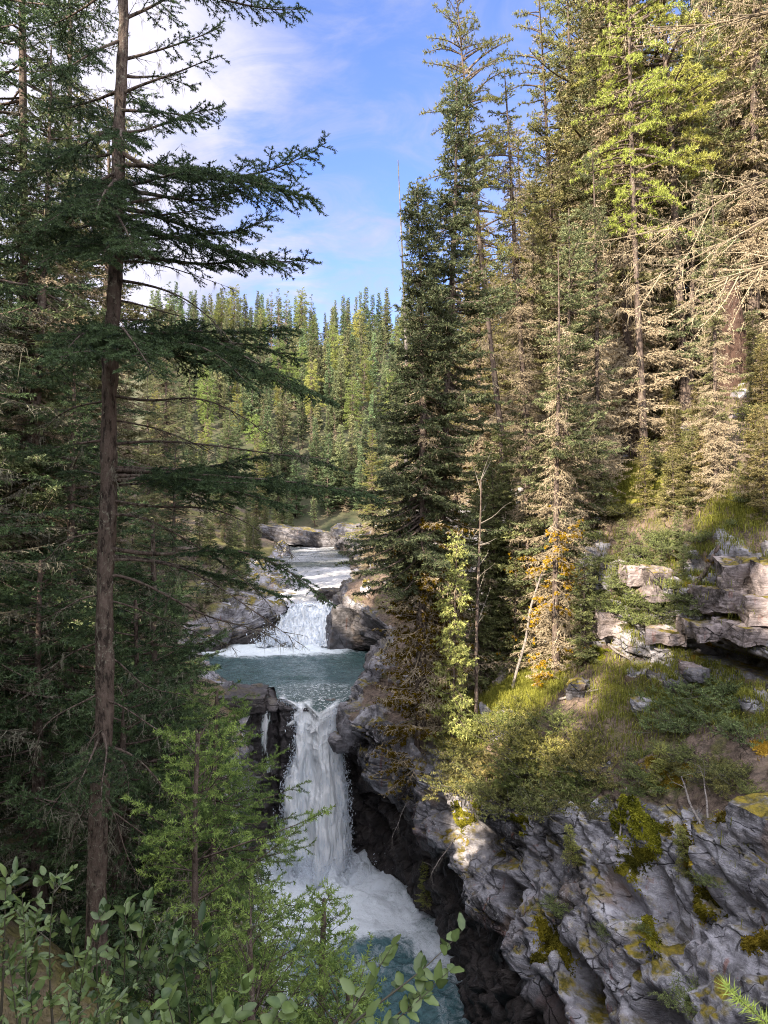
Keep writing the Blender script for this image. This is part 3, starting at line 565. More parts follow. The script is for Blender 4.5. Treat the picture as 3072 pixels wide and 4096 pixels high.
xs = np.linspace(-6, -2, 60); ts = np.linspace(0, 1, 50); Xg, Tg = np.meshgrid(xs, ts, indexing='ij')
P = np.stack([Xg, 39.5-3.1*Tg, -5.55-1.95*sstep(.1, 1, Tg)-.25], -1); P[..., 2] += .25*rock_disp(P, np.ones_like(Xg), np.ones_like(Xg))
structure(build('chute_rock_bed', P.reshape(-1, 3), gridfaces(60, 50), M['boulder'], None, True, dict(wet=np.ones(Xg.size))))
# ---------- conifers ----------
def trunk_geo(rng, H, r0, lean=(0, 0), wob=.01, sides=9, K=16, top=.012, flare=.35, knob=.0):
    t = np.linspace(0, 1, K); a = rng.random(2)*6
    x = lean[0]*t*H+wob*H*np.sin(t*4+a[0])*t; y = lean[1]*t*H+wob*H*np.sin(t*3.3+a[1])*t
    P = np.stack([x, y, t*H-.25*(t == 0)], -1); r = r0*(1-t)**.85+top; r[0] *= 1+flare; r[1] *= 1+flare*.15
    def at(h):
        q = np.clip(np.asarray(h)/H, 0, 1); return np.stack([np.interp(q, t, x), np.interp(q, t, y), q*H], -1)
    Pd = np.stack([np.interp(np.linspace(0, 1, K*3), t, P[:, i]) for i in range(3)], -1)[None]; rd = np.interp(np.linspace(0, 1, K*3), t, r)[None]
    V, T = tube(Pd, rd, sides)
    V = V+(.12*r0)*fbm(V*np.array([3, 3, 1.2])/max(r0, .05)*.12, 3, 7)[:, None]*nrm(V-np.repeat(Pd[0], sides, 0))
    return V, T, at
def conifer(seed, H=18., R=1.8, hb=.12, nb=170, rt=.16, lod='mid', green=.9, dead=.25, lichen=.4, gold=0, sag=.35, up_top=.5, dropa=-.25, kind='spruce', shape=.75, lean=(0, 0), tw=1.0, thick=1.0):
    """returns dict part -> Geo; a trunk with limbs, needle sprays, dead twigs with hanging lichen"""
    rng = np.random.default_rng(seed)
    L_ = dict(mid=(11, .50, 7.5, 52, .095, .034, .010), fine=(15, .42, 10, 130, .048, .015, .006), far=(6, .75, 0, 22, .30, .12, .02), near=(24, .34, 14, 330, .024, .0066, .004))[lod]
    tpm, tlen, spm, npm, nl, nw, tww = L_; sides = 5 if lod == 'far' else 9
    V, T, at = trunk_geo(rng, H, rt, lean, sides=sides)
    gt = Geo(); gt.add(V, T, .5); gc = Geo(); gd = Geo(); gg = Geo()
    q = (np.arange(nb)+rng.random(nb))/nb; h = hb+(1-hb)*q**1.02*.995; n = nb
    if kind == 'pine':
        Lb = R*(.35+.75*np.sin(np.clip((1-h)/(1-hb), 0, 1)*2.6)**.8)*(.55+.7*rng.random(n))
    else:
        Lb = R*np.clip((1-h)/(1-hb), .0, 1)**shape*(.55+.6*rng.random(n))+.12
        Lb *= 1+.18*np.sin(h*H*1.9+rng.random()*6)
    az = rng.random(n)*6.2832; sd_ = rng.random()*50
    Lb = Lb*np.clip(.85+.85*vn(np.stack([np.cos(az)*1.1+sd_, np.sin(az)*1.1, h*H*(.45 if lod != 'near' else 2.0)], -1), seed)+.25*vn(np.stack([h*H*1.6, 0*h, 0*h+sd_], -1), 5), .22, 1.5)
    e = dropa+(up_top-dropa)*np.clip((h-hb)/(1-hb), 0, 1)**1.4+rng.normal(size=n)*.12
    D = np.stack([np.cos(az)*np.cos(e), np.sin(az)*np.cos(e), np.sin(e)], -1)*Lb[:, None]
    isg = rng.random(n) < green*np.clip((h-hb*.8)*6+.35, 0, 1)
    base = at(h*H)
    if kind == 'pine':
        m = isg
        B = grow(rng, base[m], D[m], .15*Lb[m], tpm*.95, tlen*.85, t0=.3, spm=spm*.8, droop=-.12, ang=40)
        V, T = tube(B['poly'], (.014*(1.15-np.linspace(0, 1, 8)))[None]*(.5+B['L'])[:, None], 3); gt.add(V, T, .4)
        V, T = cones(B['P0'], B['P1'], tww*.7, rng); gd.add(V, T, .25)
        for a, b, k in ((B['P0']*.45+B['P1']*.55, B['P1'], 1.4), (B['S0'], B['S1'], 1.0), (B['E0']*.4+B['E1']*.6, B['E1'], 2)):
            if len(a): V, T, A = needles(a, b, npm*k*1.25, nl*1.25, nw*.75, rng, .45+.3*rng.random(len(a)), fwd=.55); gc.add(V, T, A)
    else:
        m = isg
        B = grow(rng, base[m], D[m], -sag*Lb[m], tpm*thick, tlen*tw, t0=.16, spm=spm, droop=.16)
        V, T = tube(B['poly'], (dict(far=.03, near=.006, fine=.012).get(lod, .016)*(1.1-np.linspace(0, 1, 8)))[None]*(.4+B['L'])[:, None], 3); gt.add(V, T, .4)
        V, T = cones(B['P0'], B['P1'], tww*.8, rng)
        if lod != 'far': gd.add(V, T, .2)
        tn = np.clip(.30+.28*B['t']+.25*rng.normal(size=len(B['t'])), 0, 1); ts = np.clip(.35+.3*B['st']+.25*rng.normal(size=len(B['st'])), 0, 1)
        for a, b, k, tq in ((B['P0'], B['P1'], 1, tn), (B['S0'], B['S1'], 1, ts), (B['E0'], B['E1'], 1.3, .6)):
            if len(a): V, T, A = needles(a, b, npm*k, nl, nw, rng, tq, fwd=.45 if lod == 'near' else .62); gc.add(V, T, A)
        if lichen and lod != 'far':
            s = rng.random(len(B['P0'])) < .30*lichen; pp = B['P0'][s]*.6+B['P1'][s]*.4
            V, T, A = hangers(pp, .20 if lod == 'mid' else .16, .010 if lod == 'mid' else .005, rng, .75); gd.add(V, T, A)
    # dead limbs inside and below the green
    nd = int(nb*dead)
    if nd:
        hd = np.concatenate([rng.random(nd//2)*max(hb, .18), hb+rng.random(nd-nd//2)**1.5*(.85-hb)]); azd = rng.random(nd)*6.2832; ed = -.25+rng.normal(size=nd)*.28
        Ld = R*(.35+.6*rng.random(nd))*np.clip(1.15-hd, .2, 1)
        Dd = np.stack([np.cos(azd)*np.cos(ed), np.sin(azd)*np.cos(ed), np.sin(ed)], -1)*Ld[:, None]
        B = grow(rng, at(hd*H), Dd, -.30*Ld, tpm*1.1, tlen*.95, t0=.2, spm=spm*1.2, droop=.32, wob=.05)
        V, T = tube(B['poly'], ((.013 if lod != 'far' else .03)*(1.1-np.linspace(0, 1, 8)))[None]*(.4+B['L'])[:, None], 3); gd.add(V, T, .25)
        V, T = cones(B['P0'], B['P1'], tww*(1.0 if lod != 'far' else 1.6), rng); gd.add(V, T, np.repeat(np.clip(.45+.3*rng.normal(size=len(B['P0'])), 0, 1), 4))
        if len(B['S0']):
            V, T = cones(B['S0'], B['S1'], tww*.75, rng); gd.add(V, T, np.repeat(np.clip(.6+.25*rng.normal(size=len(B['S0'])), 0, 1), 4))
            V, T, A = needles(B['S0'], B['S1'], npm*1.0*lichen, nl*.55, nw*.5, rng, .75); gd.add(V, T, A)
        if lod != 'far':
            V, T, A = needles(B['P0'], B['P1'], npm*1.0*lichen, nl*.55, nw*.5, rng, .7); gd.add(V, T, A)
            k = int(900*lichen); idx = rng.integers(0, len(B['P0']), k); V, T, A = hangers(B['P0'][idx]*.5+B['P1'][idx]*.5, .26, .011, rng, .85); gd.add(V, T, A)
        if gold:
            s = (rng.random(len(B['S0'])) < gold)*(B['S0'][:, 2] < H*.42)*(vn(B['S0']*.8, 4) > (-.12 if gold > .6 else -.3)); V, T, A = needles(B['S0'][s], B['S1'][s], npm*4.5, nl*.8, nw*1.0, rng, .4); gg.add(V, T, A)
    return dict(trunk=gt, crown=gc, dead_branches=gd, lichen=gg)
CM = dict(trunk='bark_mid', crown='spruce', dead_branches='twig', lichen='gold')
def proto(name, label, cat, parts, mats=None, loc=(0, 0, 0), group=None, rz=0):
    root = thing(name, label, cat, loc, group, rz)
    for k, g in parts.items():
        if g.n: g.build(k, M[(mats or {}).get(k) or CM[k]], root, smooth=(k == 'trunk'))
    return root
class Kind:
    """first placement moves the prototype itself, later ones copy it"""
    def __init__(s, name, parts, H, mats=None): s.name = name; s.parts = parts; s.H = H; s.root = None; s.mats = mats
    def put(s, x, y, z, H, label, group=None, rz=0, wide=1.0, tilt=(0, 0), col=None, name_cat='tree'):
        k = H/s.H; sc = (k*wide, k*wide, k); cols = dict(crown=col) if col else None
        if s.root is None:
            s.root = proto(s.name, label, name_cat, s.parts, s.mats, (x, y, z), group, rz); s.root.scale = sc; s.root.rotation_euler = (tilt[0], tilt[1], rz)
            if cols:
                for c in s.root.children:
                    if c.name.split('.')[0] == 'crown': c.color = col
            return s.root
        if not group and 'group' in s.root.keys():
            r = dup(s.root, label, (x, y, z), None, rz, sc, tilt, cols); del r['group']; return r
        return dup(s.root, label, (x, y, z), group, rz, sc, tilt, cols)
PM = dict(crown='pine')
KD = {
 'spruceA': Kind('spruce_tree', conifer(11, R=2.7, nb=250, green=.95, dead=.35, hb=.10), 18),
 'spruceB': Kind('spruce_tree', conifer(12, R=2.4, nb=240, green=.75, dead=1.2, lichen=1.0, hb=.16), 18),
 'spruceC': Kind('spruce_tree', conifer(13, R=2.2, nb=220, green=.50, dead=1.7, lichen=1.2, hb=.25), 18),
 'spruceD': Kind('spruce_tree', conifer(14, R=2.9, nb=250, green=.65, dead=1.4, lichen=1.0, hb=.18, shape=.6), 18),
 'bareA': Kind('dying_spruce_tree', conifer(15, R=1.9, nb=150, green=.25, dead=2.2, lichen=1.0, hb=.45), 18),
 'pineA': Kind('pine_tree', conifer(16, R=1.7, nb=230, green=.97, dead=.3, lichen=.4, hb=.40, kind='pine', rt=.17), 18, PM),
 'pineB': Kind('pine_tree', conifer(17, R=1.5, nb=170, green=.85, dead=.5, lichen=.5, hb=.25, kind='pine', rt=.15), 18, PM),
 'sap': Kind('young_spruce_tree', conifer(18, H=6, R=1.3, nb=130, green=.95, dead=.12, hb=.06, rt=.05, shape=.85), 6),
 'farA': Kind('spruce_tree', conifer(21, R=2.5, nb=180, lod='far', green=1, dead=.15, hb=.10), 18),
 'farB': Kind('spruce_tree', conifer(22, R=2.1, nb=170, lod='far', green=.85, dead=.5, hb=.2), 18),
 'farC': Kind('pine_tree', conifer(23, R=2.2, nb=150, lod='far', green=1, dead=.3, hb=.35, kind='pine'), 18, PM),
 'farD': Kind('dying_spruce_tree', conifer(24, R=1.7, nb=140, lod='far', green=.3, dead=1.1, hb=.4), 18),
 'farE': Kind('broad_spruce_tree', conifer(25, R=3.0, nb=200, lod='far', green=1, dead=.1, hb=.05, shape=.85), 18)}  # modelled as a broad-crowned spruce
rT = np.random.default_rng(77)
LANES = [(4.2, 20.5, -5.5), (3.2, 21.3, -5.8), (5.2, 19.6, -4.9), (8.4, 22.5, 1.2)]      # gaps between the trees that let the sun in
def in_gap(x, y, ztop, r=2.3):
    hx, hy = sdir.x, sdir.y; L = math.hypot(hx, hy); hx /= L; hy /= L
    for a, b, c in LANES:
        t = (x-a)*hx+(y-b)*hy
        if t > 3 and math.hypot(x-a-hx*t, y-b-hy*t) < r and ztop > c+t*sdir.z/L-1: return True
    return False
def stand(kind, u, Y, vtop, label, u_top=None, group=None, gz=None, wide=1.0, col=None, side='R', vbase=None):
    """tree standing on the bank at bearing u and distance Y, its top at height vtop"""
    x = (u-384)/F*Y; z = gz if gz is not None else (gR(x, Y) if side == 'R' else gL(x, Y)); z -= .15
    H = (512-vtop)/F*Y-z; tilt = (0, 0)
    if u_top is not None: dx = (u_top-384)/F*Y-x; tilt = (0, math.atan2(dx, H))
    rz = 0 if u_top is not None else rT.random()*6.28
    return KD[kind].put(x, Y, z, H, label, group, rz, wide, tilt, col)
# named trees of the right bank
hero = [
 ('spruceD', 560, 21.6, 210, 'dense dark spruce with drooping lichen skirts standing over the sunlit grass patch', 566, 1.0, (.85, .95, .95, 1)),
 ('pineA', 512, 27, -60, 'tall pine leaning over the sky gap with yellow-green needle tufts and a bare lower trunk', 448, .6, None),
 ('bareA', 534, 27.5, 52, 'slim half-dead spruce with a pale bare leaning trunk behind the dark twin spruces', 500, .9, (1, 1.05, .9, 1)),
 ('pineB', 566, 30, -70, 'tall pine with sparse clumps, second from the sky gap', 532, .6, None),
 ('spruceC', 572, 29, -40, 'tan lichen-draped spruce rising between the two tall pines', 566, .9, (1.05, 1.05, .9, 1)),
 ('spruceB', 612, 27, -70, 'blue-green full-crowned spruce behind the bright pine', 606, .9, (.95, 1.0, 1.05, 1)),
 ('pineA', 645, 23.5, -110, 'bright yellow-green pine on a thin leaning dark trunk above the mossy patch', 622, .68, (1.0, 1.15, .9, 1)),
 ('spruceA', 690, 25, -50, 'pointed blue-green spruce with its tip against the tan trees', 694, .8, (.95, 1.05, 1.15, 1)),
 ('spruceC', 716, 19.2, 170, 'slender lichen-hung spruce growing just above the rock ledge', 712, .85, (1, 1, .9, 1)),
 ('spruceB', 748, 30, -80, 'tall mossy-tan spruce behind the broken red-brown snag', 744, 1.0, (1.15, 1.05, .7, 1)),
 ('spruceC', 600, 22.5, 140, 'grey-green spruce with a thin straight trunk right of the lichen-draped spruce', 592, .8, (.9, 1, 1, 1)),
 ('spruceB', 664, 27, 60, 'tan and green spruce filling the gap between bright pine and blue spruce', 662, .9, (1.05, 1, .85, 1)),
 ('bareA', 628, 31, -30, 'dying grey-tan spruce whose twigs are crusted with lichen', 616, 1.0, None),
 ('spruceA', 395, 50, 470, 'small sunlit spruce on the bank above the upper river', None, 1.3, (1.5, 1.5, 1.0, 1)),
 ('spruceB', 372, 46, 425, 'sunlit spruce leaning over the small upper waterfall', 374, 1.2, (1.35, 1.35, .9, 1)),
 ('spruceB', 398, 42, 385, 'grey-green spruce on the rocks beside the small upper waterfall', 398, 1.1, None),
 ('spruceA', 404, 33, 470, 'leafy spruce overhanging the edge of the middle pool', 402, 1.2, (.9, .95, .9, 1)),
 ('spruceB', 396, 36.5, 520, 'short bushy spruce on the layered rock by the upper waterfall', 392, 1.5, None)]
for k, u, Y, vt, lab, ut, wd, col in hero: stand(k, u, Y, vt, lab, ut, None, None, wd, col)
# the dark twin spruces on the rim by the fall
def twin(seed, u, Y, vt, ut, R, label, hb, lich):
    x = (u-384)/F*Y; z = gR(x, Y)-.2; H = (512-vt)/F*Y-z
    p = conifer(seed, H=H, R=R*.96, nb=320, hb=hb, rt=.17, lod='mid', green=.93, dead=.75, lichen=.55, gold=lich, shape=.62, sag=.38, dropa=-.32, lean=(((ut-384)/F*Y-x)/H, 0), thick=1.25)
    root = proto('spruce_tree', label, 'tree', p, None, (x, Y, z))
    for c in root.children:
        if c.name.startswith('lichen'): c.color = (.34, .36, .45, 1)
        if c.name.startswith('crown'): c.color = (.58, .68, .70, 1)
    return root
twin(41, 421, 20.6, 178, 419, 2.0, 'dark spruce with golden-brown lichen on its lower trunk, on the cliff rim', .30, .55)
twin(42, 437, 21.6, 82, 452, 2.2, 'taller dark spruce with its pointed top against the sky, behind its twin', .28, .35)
# crowd of trees behind
groupR = 'trees crowding the right hillside'
labs = {'spruceA': 'full green spruce among the crowded sunlit trees on the right hillside', 'spruceB': 'thinning lichen-draped spruce among the crowded trees on the right hillside', 'spruceC': 'sparse tan-twigged spruce among the crowded trees on the right hillside',
 'spruceD': 'broad-skirted spruce among the crowded trees on the right hillside', 'bareA': 'nearly bare dying spruce among the crowded trees on the right hillside', 'pineA': 'bushy-topped pine among the crowded trees on the right hillside', 'pineB': 'sparse-tufted pine among the crowded trees on the right hillside'}
kinds = ['spruceA', 'spruceB', 'spruceC', 'spruceC', 'spruceD', 'bareA', 'bareA', 'pineA', 'pineB', 'pineB']
pts = []
rC = np.random.default_rng(9)
for i in range(3000):
    Y = rC.uniform(24, 74); x = rC.uniform(1.5, 40); u = 384+x/Y*F
    led = np.interp(Y, [24, 30, 40, 74], [9.0, 6.5, 4.2, 3.0])
    if x < led or u > 850 or u < 395: continue
    if min([math.hypot(x-a, Y-b) for a, b in pts] or [9]) < 1.6+.014*Y: continue
    if Y > 45 and u > 560: continue
    pts.append((x, Y))
    if len(pts) >= 185: break
for x, Y in pts:
    k = kinds[rC.integers(0, len(kinds))]; H = rC.uniform(13, 21)*(1 if Y < 45 else .9); u = 384+x/Y*F
    cap = np.interp(u, [395, 440, 470, 500, 560], [330, 290, 220, 120, -300]); H = min(H, (512-cap)/F*Y-gR(x, Y))
    if H < 4: continue
    H = H*(1.25 if u > 565 else 1); g = rC.uniform(.85, 1.25); KD[k].put(x, Y, gR(x, Y)-.2, H, labs[k], groupR+' ('+labs[k].split(' among')[0]+')', rC.random()*6.28, rC.uniform(.85, 1.2), (rC.normal()*.03, rC.normal()*.03), (g*rC.uniform(.95, 1.2), g, g*.9, 1))
# far hillside
far_l = {'farA': 'tall spruce in the sunlit stand on the far hillside', 'farB': 'thin spruce in the sunlit stand on the far hillside', 'farC': 'yellow-green pine in the sunlit stand on the far hillside', 'farD': 'grey dying spruce in the sunlit stand on the far hillside', 'farE': 'broad spruce in the sunlit stand on the far hillside'}
pts = []
for i in range(9000):
    Y = rC.uniform(96.5, 182); u = rC.uniform(150, 440); x = (u-384)/F*Y
    if Y < 100 and u > 318 and u < 372: continue
    if min([math.hypot(x-a, Y-b) for a, b in pts] or [9]) < 2.9: continue
    pts.append((x, Y))
    if len(pts) >= 340: break
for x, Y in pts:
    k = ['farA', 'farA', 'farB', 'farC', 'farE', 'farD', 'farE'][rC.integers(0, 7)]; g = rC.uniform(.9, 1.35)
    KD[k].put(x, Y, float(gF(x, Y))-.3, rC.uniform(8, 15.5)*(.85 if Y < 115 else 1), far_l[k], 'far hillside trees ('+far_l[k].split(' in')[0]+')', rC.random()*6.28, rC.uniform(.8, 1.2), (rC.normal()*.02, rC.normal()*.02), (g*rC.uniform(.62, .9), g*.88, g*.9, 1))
# left bank behind the near spruce
left_l = {'spruceA': 'shaded full green spruce on the left bank behind the near spruce', 'spruceB': 'shaded thinning spruce on the left bank behind the near spruce', 'spruceD': 'shaded broad spruce on the left bank behind the near spruce', 'spruceC': 'shaded sparse spruce on the left bank behind the near spruce', 'sap': 'young spruce in the shaded undergrowth of the left bank'}
pts = []
for i in range(5000):
    Y = rC.uniform(11, 92); u = rC.uniform(-160, 345); x = (u-384)/F*Y
    wl_ = np.interp(Y, [8, 16, 24, 30, 36, 40, 50, 62, 80, 92], [-3.4, -6.2, -8.4, -10.2, -14.2, -14.2, -13.5, -13, -15.5, -14])
    if x > wl_ or x < -46: continue
    if min([math.hypot(x-a, Y-b) for a, b in pts] or [9]) < 2.0+.022*Y or in_gap(x, Y, 14, 1.2): continue
    pts.append((x, Y))
    if len(pts) >= 72: break
for x, Y in pts:
    u = 384+x/Y*F; k = ['spruceA', 'spruceB', 'spruceD', 'spruceC', 'sap'][rC.integers(0, 5)]
    cap = np.interp(u, [-100, 60, 120, 200, 260, 345], [-200, -60, 150, 255, 330, 400]); cap = cap if Y < 60 else min(cap, 330)
    H = min(rC.uniform(12, 19) if k != 'sap' else rC.uniform(3, 7), (512-cap)/F*Y-gL(x, Y))
    if H < 2.5: continue
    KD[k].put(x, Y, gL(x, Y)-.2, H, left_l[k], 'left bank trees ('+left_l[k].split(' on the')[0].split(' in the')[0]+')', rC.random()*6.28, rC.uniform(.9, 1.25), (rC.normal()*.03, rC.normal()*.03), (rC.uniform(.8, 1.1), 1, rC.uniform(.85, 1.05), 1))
# unseen low trees upslope beside and behind the viewer, added to throw the dappled shade
rS = np.random.default_rng(31); pts = []
for i in range(4000):
    x = rS.uniform(-36, 3); y = rS.uniform(-34, 6)
    if math.hypot(x, y) < 3.2 or (x > -7+min(0, y)*.1 and y > -2) or (x > -3 and y < -16): continue
    if min([math.hypot(x-a, y-b) for a, b in pts] or [9]) < 3.4 or in_gap(x, y, gL(x, y)+8): continue
    pts.append((x, y))
    if len(pts) >= 62: break
for i, (x, y) in enumerate(pts):
    nearby = x > -20 and y > -20
    KD[['spruceA', 'spruceD', 'spruceB'][i % 3]].put(x, y, gL(x, y)-.2, rS.uniform(7.5, 10) if nearby else rS.uniform(5, 7), 'small unseen spruce added for shade on the slope beside the viewpoint', 'unseen shade trees beside the viewpoint', i*1.3, 1.9, (0, 0), (.9, 1, .95, 1))
for x, y, H in [(-7.4, -1.2, 15), (-9.2, -3.6, 16), (-11, -5.4, 15), (-5.6, -4.6, 12)]:  # tall ones added out of view to keep sun off the near spruce
    KD['spruceD'].put(x, y, gL(x, y)-.2, H, 'tall broad unseen spruce added to block the sun beside the viewpoint', 'tall unseen shade trees beside the viewpoint', x, 1.35, (0, 0), (.9, 1, .95, 1))
# ---------- the near spruce at the viewer's side ----------
rN = np.random.default_rng(2024)
YN = 6.0
def tpos(v): return px(122.5-25.5*np.clip(v, -200, 900)/890-.0, v, YN)
vs = np.array([975, 930, 890, 800, 700, 600, 480, 360, 240, 120, 0, -120, -300, -480])
rd_px = np.array([13, 10.2, 9.0, 8.7, 8.7, 8.1, 7.6, 7.0, 6.3, 5.3, 4.3, 3.5, 2.2, .5])
Pt = np.array([tpos(v) for v in vs]); rr = rd_px/F*YN
vq = np.linspace(975, -480, 150); Pd = np.stack([np.interp(-vq, -vs, Pt[:, i]) for i in range(3)], -1)
Pd[:, 0] += .012*np.sin(vq*.011)+.01*np.sin(vq*.027+1); rdq = np.interp(-vq, -vs, rr)*(1+.05*fbm(np.stack([vq*.03, vq*0, vq*0], -1), 2, 3))
V, T = tube(Pd[None], rdq[None], 22)
ax = np.repeat(Pd, 22, 0); dv = nrm(V-ax); q = np.concatenate([dv*1.2+ax*np.array([0, 0, 4.0])], 1)
V = V+dv*(.010*fbm(q*2.2, 3, 5)+.008*np.maximum(0, fbm(ax*np.array([3, 3, 6.0])+dv*.8, 2, 9)))[:, None]
gz0 = gL(Pt[0, 0], YN)
root = thing('spruce_tree', 'big dark spruce with a straight bare lower trunk and long drooping boughs, nearest the viewer', 'tree', tuple(Pt[0]))
off = Pt[0]
gt = Geo(); gt.add(V, T, .5); gc = Geo(); gd = Geo(); gl = Geo()
# boughs: height on trunk (px), tip (u,v), depth offset of tip, arch, where foliage starts (1=bare), fullness
BR = [(-40,300,4,-.5,-.25,.42,1.0,.30),(60,222,26,.3,-.1,.45,.8,.28),(20,235,-30,.4,.1,.2,.9,.35),(95,226,56,-.3,.1,.80,.5,.25),(132,224,104,.2,-.2,.35,1.0,.30),
 (150,325,138,-.4,-.62,.40,1.15,.44),(165,318,200,-.9,.10,.38,1.1,.42),(205,226,192,.4,.05,.55,.9,.26),(228,312,252,-.6,-.12,.25,1.15,.40),(240,245,232,.5,-.05,.2,1.0,.34),(215,226,205,-.6,-.1,.4,.9,.3),
 (262,235,292,.3,.3,.95,.6,.3),(280,245,352,-.3,.35,.97,.6,.3),(300,210,330,.4,.2,.97,.5,.3),(320,240,372,.7,.3,.97,.6,.3),
 (345,336,398,-.5,.42,.22,1.25,.46),(342,290,362,.3,.30,.2,1.2,.42),(352,262,385,-.9,.3,.25,1.1,.4),(395,300,452,-.2,.2,.97,.7,.35),(420,240,470,.4,.25,.97,.7,.35),(445,325,458,.3,.12,.97,.8,.3),
 (470,368,500,-.3,.10,.28,1.2,.42),(474,320,492,.4,.15,.22,1.2,.42),(482,262,480,-.8,.05,.3,1.1,.38),(500,300,560,-.3,.25,.97,.7,.35),(515,262,606,.2,.45,.97,.7,.35),
 (548,330,600,-.3,.20,.45,1.05,.38),(556,288,598,.5,.15,.5,1.0,.34),(560,305,642,-.4,.35,.97,.8,.42),(575,292,668,-.2,.35,.97,.8,.36),(600,238,655,.3,.2,.97,.6,.3),(655,200,715,.4,.2,.97,.7,.3),(700,210,765,-.4,.25,.97,.7,.3),(745,215,830,.3,.25,.97,.7,.3),(800,180,880,.2,.2,.97,.6,.25),
 (-20,20,40,.4,-.1,.3,1.0,.36),(40,30,75,-.6,-.1,.3,1.0,.34),(90,48,112,.4,-.1,.3,1.0,.34),(125,12,190,-.5,.1,.25,1.2,.40),(150,40,160,.7,-.1,.3,1.0,.34),(172,34,232,-.9,.1,.2,1.2,.40),(195,-5,262,.2,.1,.2,1.2,.42),(222,22,250,.6,.1,.3,1.0,.34),(235,40,268,-.9,.15,.2,1.2,.4),
 (330,58,362,-1.2,.25,.2,1.2,.42),(345,88,372,-1.6,.2,.2,1.2,.4),(338,150,372,-1.7,.25,.15,1.2,.4),(340,45,385,.5,.25,.3,1.0,.36),(440,10,455,-.3,.05,.35,1.0,.3),(475,66,478,.5,.1,.4,.9,.3),(400,20,440,.4,.15,.97,.6,.3),(530,40,560,-.3,.2,.97,.6,.3),(595,30,622,-.3,.2,.97,.7,.3),(640,20,700,.3,.2,.97,.7,.3),(690,25,762,-.3,.3,.97,.8,.35),(720,62,850,-.3,.3,.97,.8,.4),(770,60,880,.2,.2,.97,.8,.35),(790,150,900,-.3,.2,.97,.7,.3),(760,45,820,-.5,.3,.97,.8,.35),(730,108,815,-1.0,.30,.35,.9,.30),(736,76,800,-.9,.25,.35,.9,.30),(742,132,800,-.8,.25,.4,.8,.26),
 (180,95,215,-1.3,.1,.15,1.2,.36),(215,130,250,-1.4,.1,.15,1.2,.36),(240,105,262,-1.2,.15,.15,1.2,.36),(130,128,150,-1.1,.1,.3,.9,.3),(250,160,262,1.2,.1,.2,1.1,.36),(190,150,215,1.3,.1,.25,1.0,.36),(90,140,100,1.1,0,.4,.8,.3),(340,130,350,1.3,.2,.2,1.0,.36),
 (165,205,168,.2,-.05,.35,1.0,.3),(185,190,170,-.9,-.05,.3,1.0,.3),(110,205,120,-.7,.05,.4,.9,.28),(75,195,85,.6,0,.5,.8,.26),(208,275,226,.1,-.1,.3,1.1,.36),(255,282,268,-.2,.05,.35,1.0,.34),(190,262,184,-.2,-.2,.4,1.0,.34),
 (348,300,330,.2,.2,.3,1.1,.4),(352,300,402,.5,.4,.3,1.0,.38),(468,345,478,.6,.15,.35,1.0,.38),(477,285,510,-.6,.2,.3,1.1,.4),(486,240,500,.6,.1,.4,.9,.34)]
for (v0, u1, v1, dy, c, t0, ful, tl) in BR:
    b = tpos(v0); tip = px(u1, v1, YN+dy); Dv = tip-b; L = np.linalg.norm(Dv); bare = t0 > .9
    cz = .55*L*c*2; t0 = t0 if bare else t0*.75
    r = np.random.default_rng(int(abs(v0*7+u1*13+v1*3))+1)
    t00 = .22 if bare else t0
    B = grow(r, b, Dv, cz, (20 if bare else 30)*ful, tl, t0=t00, spm=(9 if bare else 17), sscale=.46, K=14, droop=.14, ang=50, wob=(.11 if bare else .06), tp=.55)
    V, T = tube(B['poly'], ((.022 if L > 1.3 else .015)*(.7 if bare else 1)*(1.08-np.linspace(0, 1, 14)**.8))[None], 6); gt.add(V, T, .4)
    if bare:
        V, T = cones(B['P0'], B['P1'], .0048, r); gd.add(V, T, np.repeat(np.clip(.25+.25*r.normal(size=len(B['P0'])), 0, 1), 4))
        V, T = cones(B['S0'], B['S1'], .003, r); gd.add(V, T, np.repeat(np.clip(.3+.3*r.normal(size=len(B['S0'])), 0, 1), 4))
        V, T, A = needles(B['S0'], B['S1'], 90, .012, .006, r, .7); gl.add(V, T, A)
        k = int(45*L); idx = r.integers(0, len(B['P0']), k); V, T, A = hangers(B['P0'][idx]*.5+B['P1'][idx]*.5, .085, .0045, r, .8); gl.add(V, T, A)
    else:
        V, T = cones(B['P0'], B['P1'], .0042, r); gd.add(V, T, .15)
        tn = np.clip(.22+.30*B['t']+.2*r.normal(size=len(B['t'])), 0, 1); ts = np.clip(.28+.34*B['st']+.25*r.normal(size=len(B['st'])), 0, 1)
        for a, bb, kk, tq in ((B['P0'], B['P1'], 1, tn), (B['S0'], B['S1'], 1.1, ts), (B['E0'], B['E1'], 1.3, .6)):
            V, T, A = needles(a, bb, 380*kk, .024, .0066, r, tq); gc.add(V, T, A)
        # bare inner twigs of the bough
        Bi = grow(r, b, Dv*max(t0, .25), cz*.6, 14, .30, t0=.12, spm=9, K=4, droop=.3, wob=.02)
        V, T = cones(Bi['P0'], Bi['P1'], .004, r); gd.add(V, T, .3); V, T = cones(Bi['S0'], Bi['S1'], .0026, r); gd.add(V, T, .4)
        k = int(14*L); idx = r.integers(0, len(Bi['P0']), k); V, T, A = hangers(Bi['P1'][idx], .10, .004, r, .7); gl.add(V, T, A)
